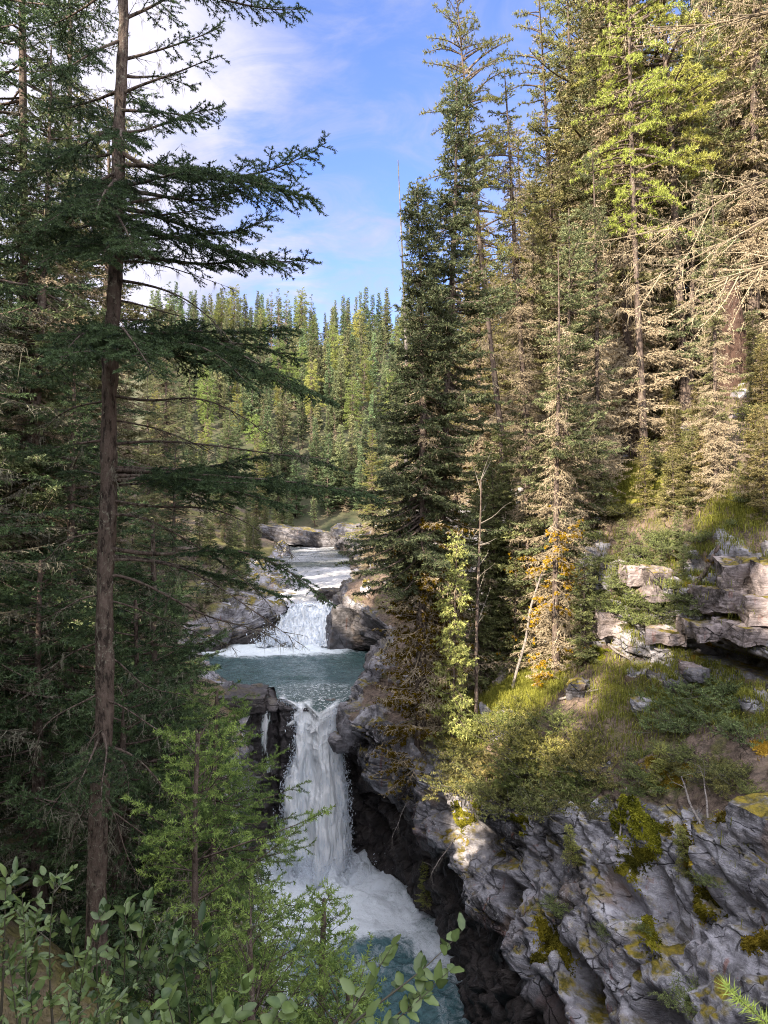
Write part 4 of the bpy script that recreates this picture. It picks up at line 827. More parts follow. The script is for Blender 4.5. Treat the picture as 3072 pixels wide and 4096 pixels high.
# lichen tufts on the bark
k = 420; vv = rN.uniform(330, 930, k); c = np.array([tpos(v) for v in vv]); a = rN.random(k)*6.28; rp = np.interp(-vv, -vs, rr)
s0 = c+np.stack([np.cos(a), np.sin(a), 0*a], -1)*rp[:, None]; V, T, A = hangers(s0+np.stack([np.cos(a), np.sin(a), 0*a], -1)*.008, .06, .006, rN, .8); gl.add(V, T, A)
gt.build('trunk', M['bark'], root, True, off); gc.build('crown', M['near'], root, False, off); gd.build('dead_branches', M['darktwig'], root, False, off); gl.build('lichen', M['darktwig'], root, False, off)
# ---------- finer trees close by ----------
def finetree(name, label, seed, u, Y, vtop, vbot, R, mats, lod='near', col=None, **kw):
    x = (u-384)/F*Y; z = (512-vbot)/F*Y; H = (512-vtop)/F*Y-z
    p = conifer(seed, H=H, R=R, lod=lod, **kw); root = proto(name, label, 'tree', p, mats, (x, Y, z))
    for c in root.children:
        if col and c.name.startswith('crown'): c.color = col
    return root
YG = dict(crown='young', dead_branches='darktwig'); NG = dict(crown='near', dead_branches='darktwig')
YK = dict(thick=.50, hb=.03, rt=.018, nb=78, green=1, dead=.10, lichen=.15, sag=.1, dropa=.15, up_top=.85, shape=.72)
finetree('young_spruce_tree', 'bright green young spruce with a pointed leader, in front of the waterfall', 61, 197, 4.3, 735, 1120, .92, YG, tw=.75, **YK)
finetree('young_spruce_tree', 'small bluish young spruce top poking up before the plunge pool', 62, 322, 4.1, 900, 1100, .22, YG, tw=.6, **YK)
finetree('young_spruce_tree', 'wide young spruce whose bright sprays reach across the waterfall edge', 63, 214, 6.6, 690, 1010, .98, dict(crown='young', dead_branches='darktwig'), col=(.8, .85, .9, 1), thick=.6, hb=.04, rt=.03, nb=140, green=1, dead=.15, lichen=.2, sag=.2, dropa=-.15, up_top=.5, shape=.40, tw=.85)
finetree('young_spruce_tree', 'low dense young spruce filling the bottom below the bright leader', 64, 250, 3.3, 930, 1260, .70, YG, tw=.8, **{**YK, 'nb': 80})
finetree('young_spruce_tree', 'low young spruce at the bottom edge by the serrated-leaf twig', 65, 350, 3.5, 985, 1230, .42, YG, tw=.6, **{**YK, 'nb': 60})
finetree('young_spruce_tree', 'low dark young spruce under the broad-leaved shrub', 66, 160, 3.2, 960, 1270, .65, NG, tw=.8, **{**YK, 'nb': 70})
# middle distance on the left bank, in shade
FK = dict(lod='fine', rt=.09, sag=.25)
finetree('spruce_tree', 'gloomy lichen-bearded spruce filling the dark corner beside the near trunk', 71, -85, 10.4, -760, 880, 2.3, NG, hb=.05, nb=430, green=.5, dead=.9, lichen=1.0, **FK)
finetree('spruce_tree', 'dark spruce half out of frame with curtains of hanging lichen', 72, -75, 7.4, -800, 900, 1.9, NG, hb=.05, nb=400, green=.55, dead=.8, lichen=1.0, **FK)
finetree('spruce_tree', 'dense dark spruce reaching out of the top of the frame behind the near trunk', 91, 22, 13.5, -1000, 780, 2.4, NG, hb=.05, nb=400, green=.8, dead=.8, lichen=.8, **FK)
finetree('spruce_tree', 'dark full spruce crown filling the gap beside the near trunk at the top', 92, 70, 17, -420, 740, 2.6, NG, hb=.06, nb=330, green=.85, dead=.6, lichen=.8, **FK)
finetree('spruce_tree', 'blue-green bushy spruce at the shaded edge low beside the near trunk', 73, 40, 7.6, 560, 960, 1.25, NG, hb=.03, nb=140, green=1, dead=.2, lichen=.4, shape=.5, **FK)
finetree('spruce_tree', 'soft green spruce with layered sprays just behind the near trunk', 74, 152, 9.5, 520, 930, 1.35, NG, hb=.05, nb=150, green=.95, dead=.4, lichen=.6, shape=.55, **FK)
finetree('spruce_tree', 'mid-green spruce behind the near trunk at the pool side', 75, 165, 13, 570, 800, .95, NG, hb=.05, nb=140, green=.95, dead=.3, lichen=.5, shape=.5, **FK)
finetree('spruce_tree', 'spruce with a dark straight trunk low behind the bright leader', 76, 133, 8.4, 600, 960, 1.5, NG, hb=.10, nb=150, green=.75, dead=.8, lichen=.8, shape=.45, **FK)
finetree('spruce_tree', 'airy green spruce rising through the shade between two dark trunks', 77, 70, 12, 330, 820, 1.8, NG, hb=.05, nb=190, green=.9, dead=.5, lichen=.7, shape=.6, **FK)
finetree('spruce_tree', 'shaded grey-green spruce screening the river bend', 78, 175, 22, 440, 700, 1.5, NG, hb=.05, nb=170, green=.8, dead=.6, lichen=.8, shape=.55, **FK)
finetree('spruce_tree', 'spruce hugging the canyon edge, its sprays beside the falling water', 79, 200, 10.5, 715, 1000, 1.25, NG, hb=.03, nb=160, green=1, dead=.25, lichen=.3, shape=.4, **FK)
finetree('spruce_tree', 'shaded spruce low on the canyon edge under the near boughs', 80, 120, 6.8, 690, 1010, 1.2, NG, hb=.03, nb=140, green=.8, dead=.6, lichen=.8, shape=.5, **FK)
# ---------- broad-leaved shrubs ----------
def leaf_geo(g, O, D, Nn, ln, wd, rng, tint, fold=.25, curl=.25, teeth=0):
    """leaves as small curved blades: midrib at O along D, facing Nn"""
    K = 7; n = len(O); s = np.linspace(0, 1, K); D = nrm(D); S = nrm(np.cross(D, Nn)); Nn = np.cross(S, D)
    prof_ = np.sin(np.pi*np.clip(s, 0, 1)**.75)**.9*(1+teeth*(np.arange(K) % 2)); prof_[0] = .02; prof_[-1] = 0
    ln = np.broadcast_to(ln, (n,))*(.45+.8*rng.random(n)); wd = np.broadcast_to(wd, (n,))*(.8+.4*rng.random(n)); cu = curl*(rng.random(n)*1.6-.2)
    mid = O[:, None]+D[:, None]*(s[None, :, None]*ln[:, None, None])-Nn[:, None]*((cu*ln)[:, None]*s[None]**2)[..., None]
    w = (wd[:, None]*prof_[None]*.5)[..., None]; up = (fold*wd[:, None]*prof_[None]*.5)[..., None]
    Lf = mid+S[:, None]*w+Nn[:, None]*up; Rf = mid-S[:, None]*w+Nn[:, None]*up
    V = np.stack([Lf, mid, Rf], 2).reshape(n, K*3, 3); F_ = []
    for k in range(K-1):
        a = k*3
        for c in (0, 1): F_ += [[a+c, a+c+1, a+c+4], [a+c, a+c+4, a+c+3]]
    g.add(V.reshape(-1, 3), (np.arange(n)*K*3)[:, None, None]+np.array(F_)[None], np.clip((tint+.30*rng.normal(size=n))[:, None]+np.tile([-.06, .22, .05], K)[None]+.08*rng.normal(size=(n, K*3)), 0, 1).ravel())
def shrub(label, seed, base, stems, leafn, ln, wd, tint, spread=.5, name='broadleaf_shrub', teeth=0, cat='shrub'):
    """stems: list of tip points"""
    r = np.random.default_rng(seed); base = np.array(base, float); root = thing(name, label, cat, tuple(base)); gs = Geo(); gl_ = Geo()
    for tip in stems:
        tip = np.array(tip, float); Dv = tip-base; L = np.linalg.norm(Dv)
        B = grow(r, base+r.normal(size=3)*.02, Dv, -.25*L*r.uniform(-.5, 1), 7/max(L, .3), spread*L*.6, t0=.35, ang=38, K=10, droop=-.1, wob=.04)
        V, T = tube(B['poly'], (.008*(1.1-np.linspace(0, 1, 10)))[None]*(.7+.3*L), 5); gs.add(V, T, .3)
        V, T = cones(B['P0'], B['P1'], .0028, r); gs.add(V, T, .4)
        segs = [(B['P0'], B['P1']), (B['poly'][0, 5:-1], B['poly'][0, 6:])]
        for a, b in segs:
            m = np.repeat(np.arange(len(a)), leafn); t = .25+.78*r.random(len(m)); O = a[m]+(b-a)[m]*t[:, None]
            ax = nrm(b-a)[m]; sd = nrm(np.cross(ax, UP)+r.normal(size=(len(m), 3))*.5)*np.where(np.arange(len(m)) % 2 == 0, 1, -1)[:, None]
            Dl = nrm(ax*.7+sd*.75+UP*.1+r.normal(size=(len(m), 3))*.22); Nl = nrm(UP+np.array([0, -.55, 0])+r.normal(size=(len(m), 3))*.38)
            leaf_geo(gl_, O, Dl, Nl, ln, wd, r, tint, teeth=teeth)
    gs.build('stems', M['darktwig'], root, True, base); gl_.build('leaves', M['leaf'], root, True, base); return root
def P_(u, v, Y): return px(u, v, Y)
shrub('grey-green willow shrub with narrow leaves in the bottom corner', 81, P_(40, 1180, 2.3), [P_(55, 868, 2.2), P_(20, 905, 2.3), P_(85, 950, 2.2), P_(110, 990, 2.1), P_(5, 960, 2.0), P_(60, 985, 1.9), P_(100, 1015, 1.9), P_(30, 1010, 1.8)], 10, .040, .0125, .62, .5, 'willow_shrub')
shrub('dogwood shrub with large shiny leaves clustered before the near trunk', 82, P_(95, 1150, 3.0), [P_(118, 905, 2.9), P_(92, 918, 2.9), P_(150, 915, 3.0), P_(172, 935, 2.9), P_(75, 925, 3.1)], 5, .074, .030, .3, .34)
shrub('tall leafy shrub with broad pale leaves at the frame edge above the willow', 83, P_(2, 1120, 2.5), [P_(18, 872, 2.4), P_(36, 895, 2.5), P_(48, 930, 2.4), P_(-12, 890, 2.5)], 5, .058, .026, .45, .35)
shrub('dark-leaved drooping shrub top before the bright young spruce', 84, P_(205, 1150, 3.1), [P_(183, 912, 3.0), P_(196, 925, 3.0), P_(170, 950, 3.0)], 4, .08, .034, .12, .3)
shrub('large-leaved low plant at the bottom under the young spruces', 85, P_(205, 1160, 2.5), [P_(160, 985, 2.4), P_(240, 990, 2.4), P_(215, 1005, 2.3), P_(275, 1000, 2.4), P_(130, 1010, 2.4)], 3, .075, .042, .55, .3)
shrub('thin twig with serrated pale leaves reaching over the plunge pool', 86, P_(290, 1090, 2.6), [P_(468, 932, 2.9), P_(440, 972, 2.8), P_(392, 945, 2.7), P_(455, 962, 2.85)], 2, .075, .036, .72, .22, teeth=.16)
# needle tip close to the lens at the lower corner
r = np.random.default_rng(88); b = P_(812, 1070, .62); tip = P_(727, 985, .60); root = thing('spruce_sprig', 'pale green spruce sprig poking in at the lower corner beside the cliff', 'sprig', tuple(b))
B = grow(r, b, tip-b, .01, 40, .03, t0=.3, K=6); gs = Geo(); V, T = tube(B['poly'], (.0016*(1.1-np.linspace(0, 1, 6)))[None], 5); gs.add(V, T, .4); gn = Geo()
for a, bb, kk in ((B['P0'], B['P1'], 1200), (B['poly'][0, 2:-1], B['poly'][0, 3:], 2600)):
    V, T, A = needles(a, bb, kk, .013, .0013, r, .75); gn.add(V, T, A)
gs.build('stem', M['darktwig'], root, True, b); gn.build('needles', M['young'], root, False, b)
# ---------- growth and loose things on the right bank ----------
rD = np.random.default_rng(404)
def juniper(seed, R, Hh, nb, green=1.0):
    r = np.random.default_rng(seed); gs = Geo(); gf = Geo()
    az = r.random(nb)*6.283; e = r.uniform(.05, 1.1, nb); L = R*(.45+.6*r.random(nb))*(1-.25*e)
    D = np.stack([np.cos(az)*np.cos(e), np.sin(az)*np.cos(e), np.sin(e)*Hh/R], -1)*L[:, None]
    B = grow(r, r.normal(size=(nb, 3))*[R*.35, R*.35, .02], D, -.1*L, 15, .30, t0=.15, spm=13, droop=-.12, ang=40, wob=.08)
    V, T = tube(B['poly'], (.009*(1.1-np.linspace(0, 1, 8)))[None]*np.ones((nb, 1)), 4); gs.add(V, T, .3)
    V, T = cones(B['P0'], B['P1'], .004, r); gs.add(V, T, .4)
    tn = np.clip(.4+.3*B['t']+.25*r.normal(size=len(B['t'])), 0, 1); ts = np.clip(.45+.35*B['st']+.25*r.normal(size=len(B['st'])), 0, 1)
    for a, b, tq in ((B['P0'], B['P1'], tn), (B['S0'], B['S1'], ts)):
        V, T, A = needles(a, b, 105, .036, .013, r, tq, fwd=.5); gf.add(V, T, A)
    return dict(stems=gs, foliage=gf)
JU = [juniper(501, .55, .45, 46), juniper(502, .42, .4, 36), juniper(503, .7, .4, 60)]
JR = [None]*3
def put_j(k, loc, label, sc=1.0, group=None, rz=None, col=None, name='juniper_shrub'):
    rz = rD.random()*6.28 if rz is None else rz
    if JR[k] is None:
        root = thing(name, label, 'shrub', tuple(loc), group, rz, sc)
        JU[k]['stems'].build('stems', M['darktwig'], root); f = JU[k]['foliage'].build('foliage', M['juniper'], root)
        if col: f.color = col
        JR[k] = root; return root
    r = dup(JR[k], label, tuple(loc), group, rz, (sc, sc, sc), (0, 0), dict(foliage=col) if col else dict(foliage=(1, 1, 1, 1)))
    if not group and 'group' in r.keys(): del r['group']
    return r
jl = 'low juniper shrub in the dense patch covering the cliff rim below the twin spruces'
for i, (u, v) in enumerate([(472, 752), (490, 735), (512, 722), (535, 715), (560, 725), (470, 782), (492, 772), (515, 760), (540, 748), (565, 755), (585, 742), (505, 795), (530, 788), (555, 782), (578, 775), (600, 765), (545, 805), (568, 800), (470, 765), (525, 735), (548, 765), (590, 790), (455, 745)]):
    p, n = hit(u, v)
    if p is not None: put_j(i % 3, p-[0, 0, .08], jl, rD.uniform(1.25, 1.9), 'junipers on the cliff rim', None, (rD.uniform(.9, 1.3), 1, rD.uniform(.65, .95), 1))
jl = 'blue-green low shrub on the brown slope under the rock ledge'
for i, (u, v) in enumerate([(655, 705), (680, 700), (705, 712), (690, 725), (720, 722), (665, 725), (738, 705), (742, 735), (700, 690), (725, 690)]):
    p, n = hit(u, v)
    if p is not None: put_j(i % 3, p-[0, 0, .06], jl, rD.uniform(.9, 1.4), 'shrubs under the rock ledge', None, (.9, 1.05, 1.0, 1))
jl = 'dark shrub rooted in the joints of the rock ledge'
for i, (u, v) in enumerate([(655, 600), (672, 585), (690, 598), (700, 612), (640, 612), (718, 605), (625, 585), (735, 618), (668, 545), (700, 540), (735, 525), (610, 560), (755, 500), (690, 505)]):
    p, n = hit(u, v)
    if p is not None: put_j(i % 3, p-[0, 0, .05], jl, rD.uniform(.7, 1.15), 'shrubs on the rock ledge', None, (.95, 1, .9, 1))
for u, v, sc, lb in [(640, 790, .6, 'bushy green shrub beside the thick moss cushion on the cliff edge'), (555, 905, .5, 'dark little shrub on top of the hanging moss clump'), (605, 928, .32, 'small leafy plant sprouting above the vertical moss patch'), (690, 1000, .55, 'bright green low shrub at the bottom edge of the cliff'), (712, 880, .4, 'small shrub by the bare forked branch on the cliff'), (640, 925, .3, 'tiny fresh green plant on the pale cliff face')]:
    p, n = hit(u, v); put_j(rD.integers(0, 3), p+n*.02-[0, 0, .05], lb, sc, None, None, (1, 1.1, .9, 1))
# young firs rooted on the cliff face
for u, v, H, lb in [(427, 905, 1.25, 'small spruce seedling leaning out from the dark cliff over the pool'), (574, 862, .9, 'small pale spruce seedling beside the moss on the cliff face'), (693, 880, 1.0, 'spruce seedling growing by the bare forked branch'), (650, 790, 1.1, 'spruce seedling behind the moss cushion on the cliff edge')]:
    p, n = hit(u, v); KD['sap'].put(p[0], p[1], p[2]-.05, H, lb, None, u*.1, 1.3, (0, -.25), (1.6, 1.6, 1.0, 1), 'tree')
# moss cushions
def moss(label, u, v, w, h, seed, olive=1.0, name='moss_cushion'):
    p, n = hit(u, v)
    if p is None: return
    r = np.random.default_rng(seed); s = p[1]/F; a = w*s*.55; b = h*s*.55; bul = min(a, b)*.32
    tx = nrm(np.cross(UP, n)+1e-6); ty = np.cross(n, tx); k = int(w*h*5)+800
    th = r.random(k)*6.283; rr_ = np.sqrt(r.random(k))*1.6; x_ = np.cos(th)*rr_; y_ = np.sin(th)*rr_
    lim = .72+.55*fbm(np.stack([np.cos(th)*1.2+seed, np.sin(th)*1.2, 0*th], -1), 3, seed)+.35*fbm(np.stack([x_*2.5, y_*2.5, 0*x_+seed], -1), 3, 8); kp = (rr_ < lim) | (r.random(k) < .22*np.exp(-((rr_-lim)/.28)**2))
    x_, y_, q_ = x_[kp], y_[kp], np.clip(1-(rr_[kp]/np.maximum(lim[kp], .1))**2, 0, 1); O = []; NN = []; Q = []
    for i in range(len(x_)):
        o_ = p+tx*x_[i]*a+ty*y_[i]*b; l_, m_, _, _ = BVR.ray_cast(Vector(o_+n*.5), Vector(-n), 1.0)
        if l_ is not None: O.append(l_); NN.append(m_ if m_.dot(Vector(n)) > 0 else -m_); Q.append(q_[i])
    if not O: return
    O = np.array(O); NN = nrm(np.array(NN)*.7+n*.5); Q = np.array(Q)
    lump = .6+.6*fbm(O*3.5, 2, seed+1); O1 = O+NN*(bul*Q*lump)[:, None]*(.35+.65*r.random((len(O), 1)))
    root = thing(name, label, 'moss', tuple(p)); g = Geo(); d_ = nrm(NN+r.normal(size=O.shape)*.5-UP*.15)
    pt = np.clip(.42+.75*fbm(O*3, 3, seed+3)+.14*r.normal(size=len(O)), 0, 1); ln_ = .045*(.4+r.random((len(O), 1)))
    V, T = cones(O1-d_*.03, O1+d_*ln_, .022, r); g.add(V-p, T, np.repeat(pt, 4))
    V, T, A = hangers(O1[r.integers(0, len(O), 90)], .10, .004, r, .4); g.add(V-p, T, A)
    o = g.build('cushion', M['moss'], root); o.color = (olive, 1, olive*.9, 1)
for i, q in enumerate([('big round hanging moss clump on the cliff face under a dark shrub', 553, 945, 42, 40, 1.0), ('tall bright moss patch in two lumps on the pale cliff rib', 648, 925, 30, 50, .9), ('orange-green moss cushion spilling over the cliff edge', 660, 770, 52, 34, 1.15), ('yellow moss hanging below the cliff edge in a long strip', 632, 805, 42, 62, .85), ('olive moss drapery at the foot of the long strip', 638, 862, 32, 26, .95), ('moss cushion near the corner of the canyon lip', 460, 822, 28, 20, .9),
    ('rusty moss clump under the bare forked branch', 690, 845, 30, 26, 1.1), ('moss patch hanging on dark rock below the forked branch', 700, 905, 34, 40, 1.0), ('small moss pad on the cliff right of the seedling', 667, 830, 22, 18, 1.05), ('moss bulge at the edge of the frame beside the brown slope', 762, 745, 22, 36, 1.3), ('moss clump low at the frame edge of the cliff', 757, 942, 26, 24, 1.1), ('moss cap on the boulder at the cliff edge', 745, 815, 30, 14, 1.2),
    ('orange moss mat on the lowest ledge blocks', 697, 658, 34, 12, 1.35), ('orange moss on top of the sunlit ledge block', 735, 566, 46, 9, 1.35), ('yellow moss on the ledge beside the shrub', 700, 601, 20, 10, 1.1), ('bright yellow moss blob in the sunlit ledge joint', 758, 612, 18, 10, 1.1), ('green moss bump where the ledge meets the grass', 632, 603, 16, 18, .75), ('sunlit moss mat at the foot of the rock wall', 600, 650, 50, 9, .8), ('moss on the dark lip rock by the golden lichen trunk', 478, 800, 22, 26, .85), ('small dark moss tuft on the overhanging lip', 520, 812, 24, 12, .9)]):
    moss(q[0], *q[1:5], 900+i, q[5])
# grass: clumps on the slope, lush where the light falls
def grassmesh(name, spots, n, ln, tint, seed, spread):
    r = np.random.default_rng(seed); g = Geo()
    for u, v, k in spots:
        p, nn = hit(u, v)
        if p is None: continue
        m = int(n*k); O = p+r.normal(size=(m, 3))*[spread, spread, 0]
        for q in range(m):
            h = BVR.ray_cast(Vector((O[q, 0], O[q, 1], p[2]+1.2)), Vector((0, 0, -1)))
            if h[0] is not None and h[3] < 2.6: O[q, 2] = h[0].z-.02
        a = r.random(m)*6.28; l = ln*(.5+.8*r.random(m)); lean = .25+.6*r.random(m); d = np.stack([np.cos(a), np.sin(a), 0*a], -1)
        d = nrm(d+np.array([nn[0], nn[1], 0])*.9); mid = O+UP*(l*.55)[:, None]+d*(l*lean*.3)[:, None]; tip = O+UP*(l*(.75-.5*lean))[:, None]+d*(l*lean)[:, None]
        s = nrm(np.cross(d, UP))*.006*(.6+.8*r.random((m, 1)))
        V = np.stack([O-s, O+s, mid+s*.8, mid-s*.8, tip], 1); F_ = np.array([[0, 1, 2], [0, 2, 3], [3, 2, 4]])
        g.add(V.reshape(-1, 3), (np.arange(m)*5)[:, None, None]+F_[None], np.repeat(np.clip(tint+.25*r.normal(size=m), 0, 1), 5))
    o = g.build(name, M['grass']); return o
tag(grassmesh('grass', [(490+60*a, 712-32*a+34*b, 1) for a in np.linspace(0, 1.2, 9) for b in (-.5, -.2, .1, .45)]+[(545, 668, 2), (560, 655, 2), (575, 650, 2), (530, 680, 2)]+[(612+18*a, 485-12*a+20*b, 1.3) for a in (0, .5, 1, 1.5) for b in (0, .5, 1)]+[(760-40*a, 505+10*b, 1.2) for a in (0, .4, .8, 1.2) for b in (0, 1, 2)], 170, .30, .62, 1, .22), 'lush yellow-green grass in the sunlit hollow by the rock wall', 'grass', None, 'stuff')
tag(grassmesh('grass', [(600+14*i+6*math.sin(i*3), 668+16*j+8*math.sin(i*2+j), .8) for i in range(12) for j in range(4)]+[(715, 575, 1), (705, 565, 1), (760, 820, 1), (765, 720, 1.5), (640, 745, 1), (600, 745, 1)], 230, .30, .34, 2, .26), 'drooping dry grey-green grass on the slope under the ledge', 'grass', None, 'stuff')
# fallen needles, twigs and cones over the slope
g = Geo(); r = np.random.default_rng(66); n = 9000
xx = r.uniform(2, 15, n); yy_ = r.uniform(8.5, 27, n); k = 0
pp = []
for i in range(n):
    h = BVR.ray_cast(Vector((xx[i], yy_[i], 9)), Vector((0, 0, -1)))
    if h[0] is not None and h[1].z > .45: pp.append((h[0].x, h[0].y, h[0].z+.012, h[1].x, h[1].y, h[1].z))
pp = np.array(pp); O = pp[:, :3]; nn = pp[:, 3:]; d = nrm(np.cross(nn, r.normal(size=nn.shape))); l = (.05+.30*r.random(len(O))**3)[:, None]
V, T = cones(O-d*l, O+d*l+nn*.03*r.random((len(O), 1)), .006+.004*r.random(len(O)), r); g.add(V, T, np.repeat(r.random(len(O)), 4))
tag(g.build('ground_litter', M['litter']), 'fallen sticks and bark scraps strewn over the brown slope', 'litter', None, 'stuff')
# fallen logs and bleached branches
def log(name, label, a, b, r0, r1, matn='logw', limbs=0, seed=1, cat='log', sag=0.0, crook=.03):
    r = np.random.default_rng(seed); a = np.array(a, float); b = np.array(b, float); t = np.linspace(0, 1, 24)[:, None]; L = np.linalg.norm(b-a)
    P = a+(b-a)*t+np.stack([vn(np.stack([t[:, 0]*3+seed, 0*t[:, 0], 0*t[:, 0]], -1), s) for s in (1, 2, 3)], -1)*crook*L*np.sin(t*3.1416)-UP*sag*4*t*(1-t)
    root = thing(name, label, cat, tuple(a)); g = Geo(); rad = (r0+(r1-r0)*t[:, 0])*(1+.08*r.normal(size=24)); V, T = tube(P[None]-a, rad[None], 9); g.add(V, T, .5)
    c0 = len(g.V[0]); V2 = np.concatenate([V[:9], [P[0]-a]]); g.add(V2, [[i, (i+1) % 9, 9] for i in range(9)], .5); V2 = np.concatenate([V[-9:], [P[-1]-a]]); g.add(V2, [[i, (i+1) % 9, 9] for i in range(9)], .5)
    g.build('stem', M[matn], root, True)
    if limbs:
        g = Geo(); i = r.integers(4, 24, limbs); D = r.normal(size=(limbs, 3))*.5+nrm(b-a)*.8; D = nrm(D)*((.13 if L > 4 else .30)*L*(.3+r.random((limbs, 1))))
        B = grow(r, P[i]-a, D, 0*i, 9, .18, t0=.2, spm=6, wob=.09, K=7); V, T = tube(B['poly'], (r1*.75*(1.1-np.linspace(0, 1, 7)))[None]*np.ones((limbs, 1)), 4); g.add(V, T, .5)
        V, T = cones(B['P0'], B['P1'], max(.003, r1*.22), r); g.add(V, T, .6); V, T = cones(B['S0'], B['S1'], max(.002, r1*.14), r); g.add(V, T, .6); g.build('limbs', M['litter'], root)
    return root
def H_(u, v, up=0.0):
    p, n = hit(u, v); return p+n*up
log('fallen_log', 'thick grey fallen log lying down the slope beside the golden trees', H_(497, 688, .10), H_(532, 655, .12), .15, .09, limbs=0, seed=3)
log('fallen_log', 'thin weathered log crossing behind the thick grey fallen log', H_(470, 690, .06), H_(512, 660, .08), .06, .04, seed=4)
log('fallen_log', 'bleached root stump tangled at the log heap', H_(502, 676, .05), H_(516, 640, .2), .09, .04, limbs=7, seed=6)
log('dead_branch', 'dark slanting dead trunk leaning across the rock ledge', H_(690, 592, .05), H_(722, 548, .12), .055, .05, 'bark_mid', seed=7, cat='branch')
log('dead_branch', 'bare forked grey branch lying up the cliff edge', H_(716, 865, .05), H_(690, 785, .25), .035, .012, limbs=9, seed=8, cat='branch')
log('dead_branch', 'straight bleached branch standing beside the forked grey one', H_(712, 862, .05), H_(707, 790, .30), .026, .010, limbs=5, seed=9, cat='branch')
log('dead_branch', 'pale broken stick on the ribbed cliff face by the long moss strip', H_(618, 850, .04), H_(630, 795, .16), .02, .012, limbs=2, seed=10, cat='branch')
log('dead_branch', 'bare brushy branch hanging from the canyon lip', H_(455, 838, .0), px(432, 872, 17.2), .02, .006, limbs=14, seed=12, cat='branch')
log('dead_branch', 'fine bare twigs drooping under the rim by the fall', H_(408, 800, .0), px(392, 838, 20.0), .016, .005, limbs=12, seed=13, cat='branch')
log('exposed_root', 'dark root snaking down the rim below the twin spruces', H_(425, 770, .02), H_(398, 800, .06), .035, .018, 'bark_mid', seed=14, cat='root')
for i, (u, v, u2, v2, lb) in enumerate([(610, 645, 640, 668, 'thin fallen pole under the overhanging ledge'), (455, 690, 475, 668, 'short grey log end beside the twin spruces'), (560, 700, 600, 690, 'weathered stick on the bare brown slope'), (395, 655, 380, 662, 'pale driftwood log by the middle pool')]):
    log('fallen_branch', lb, H_(u, v, .04), H_(u2, v2, .05), .035, .02, limbs=3, seed=30+i, cat='branch')
# snag, leaning trunk, saplings, hanging bare boughs
x, Y = (733-384)/F*24, 24.; z = gR(x, Y)-.4; topz = (512-290)/F*24
V, T, at = trunk_geo(np.random.default_rng(3), topz-z, .34, (-.03, 0), .008, 20, 20, .30, .5)
V = V+nrm(np.stack([V[:, 0]-at(V[:, 2])[:, 0], V[:, 1], 0*V[:, 2]], -1)+1e-6)*(.05*fbm(V*np.array([5, 5, .7]), 3, 8))[:, None]; tp = V[:, 2] > (topz-z)*.95; V[tp, 2] += .6*np.abs(fbm(V[tp]*3, 2, 5))
root = thing('broken_snag', 'thick broken-topped dead trunk with red-brown bark on the hillside', 'dead tree', (x, Y, z)); g = Geo(); g.add(V, T, .5); g.build('trunk', M['snag'], root, True)
B = grow(np.random.default_rng(5), at(np.array([2.2, 3.4, 4.1, 5.2, 5.9]))+[0, 0, 0], np.array([[-1.6, -.6, .1], [-1.3, -.9, -.2], [1.2, -.8, 0], [-1.9, -.5, .3], [.9, -.9, .2]]), -.2*np.ones(5), 10, .4, spm=7, t0=.3)
g = Geo(); V, T = tube(B['poly'], (.035*(1.1-np.linspace(0, 1, 8)))[None]*np.ones((5, 1)), 5); g.add(V, T, .3); V, T = cones(B['P0'], B['P1'], .01, rD); g.add(V, T, .5); V, T = cones(B['S0'], B['S1'], .007, rD); g.add(V, T, .8); g.build('dead_branches', M['twig'], root)
x, Y = (612-384)/F*26, 26.; z = gR(x, Y)-.2
log('leaning_trunk', 'thin dead trunk leaning left between the mossy patch and the spruces', (x, Y, z), px(590, 375, 26), .085, .04, 'bark_mid', limbs=6, seed=21, cat='dead tree')
log('dead_sapling', 'thin straight dead trunk standing at the cliff rim beside the grass', H_(472, 738, -.1), px(481, 480, 20.2), .062, .02, 'bark_mid', limbs=16, seed=22, cat='dead tree', crook=.012)
log('dead_sapling', 'pale slender dead stem with stub twigs between the dark trunks', H_(452, 735, -.1), px(447, 560, 20.4), .045, .015, 'logw', limbs=14, seed=23, cat='dead tree', crook=.015)
log('dead_sapling', 'leaning grey pole resting against the golden lichen tree', H_(512, 690, 0), px(545, 560, 21.3), .05, .03, 'logw', limbs=3, seed=24, cat='dead tree', crook=.02)
log('dead_snag', 'bare thin snag pointing at the sky left of the twin spruces', (px(418, 300, 26)[0], 26., gR(px(418, 300, 26)[0], 26)-.2), px(398, 160, 26), .12, .015, 'logw', limbs=10, seed=25, cat='dead tree', crook=.01)
# small sprays of pale green at the twin trunks
u, Y = 452, 19.6; x = (u-384)/F*Y; z = gR(x, Y)
KD['sap'].put(x, Y, z-.1, (512-535)/F*Y-z, 'thin pale-green sapling with flat sprays before the twin spruces', None, .4, .75, (0, .03), (1.45, 1.5, 1.05, 1), 'tree')
for u, Y, vt, lb in [(515, 22.0, 560, 'young spruce in front of the rock wall'), (622, 19.5, 520, 'dark young spruce hanging over the rock ledge'), (585, 19.6, 555, 'dark young spruce at the foot of the rock wall'), (655, 22, 440, 'young spruce above the ledge beside the mossy patch'), (752, 22, 395, 'bright young spruce behind the broken snag'), (765, 19, 470, 'low spruce on the grassy slope at the frame edge'), (540, 25, 470, 'young spruce among the dead stems before the rock wall'), (690, 20.5, 470, 'bushy young spruce above the ledge')]:
    x = (u-384)/F*Y; z = gR(x, Y)-.1; KD['sap'].put(x, Y, z, max(.8, (512-vt)/F*Y-z), lb, None, u*.3, 1.15, (0, 0), (1.0, 1.05, .9, 1), 'tree')
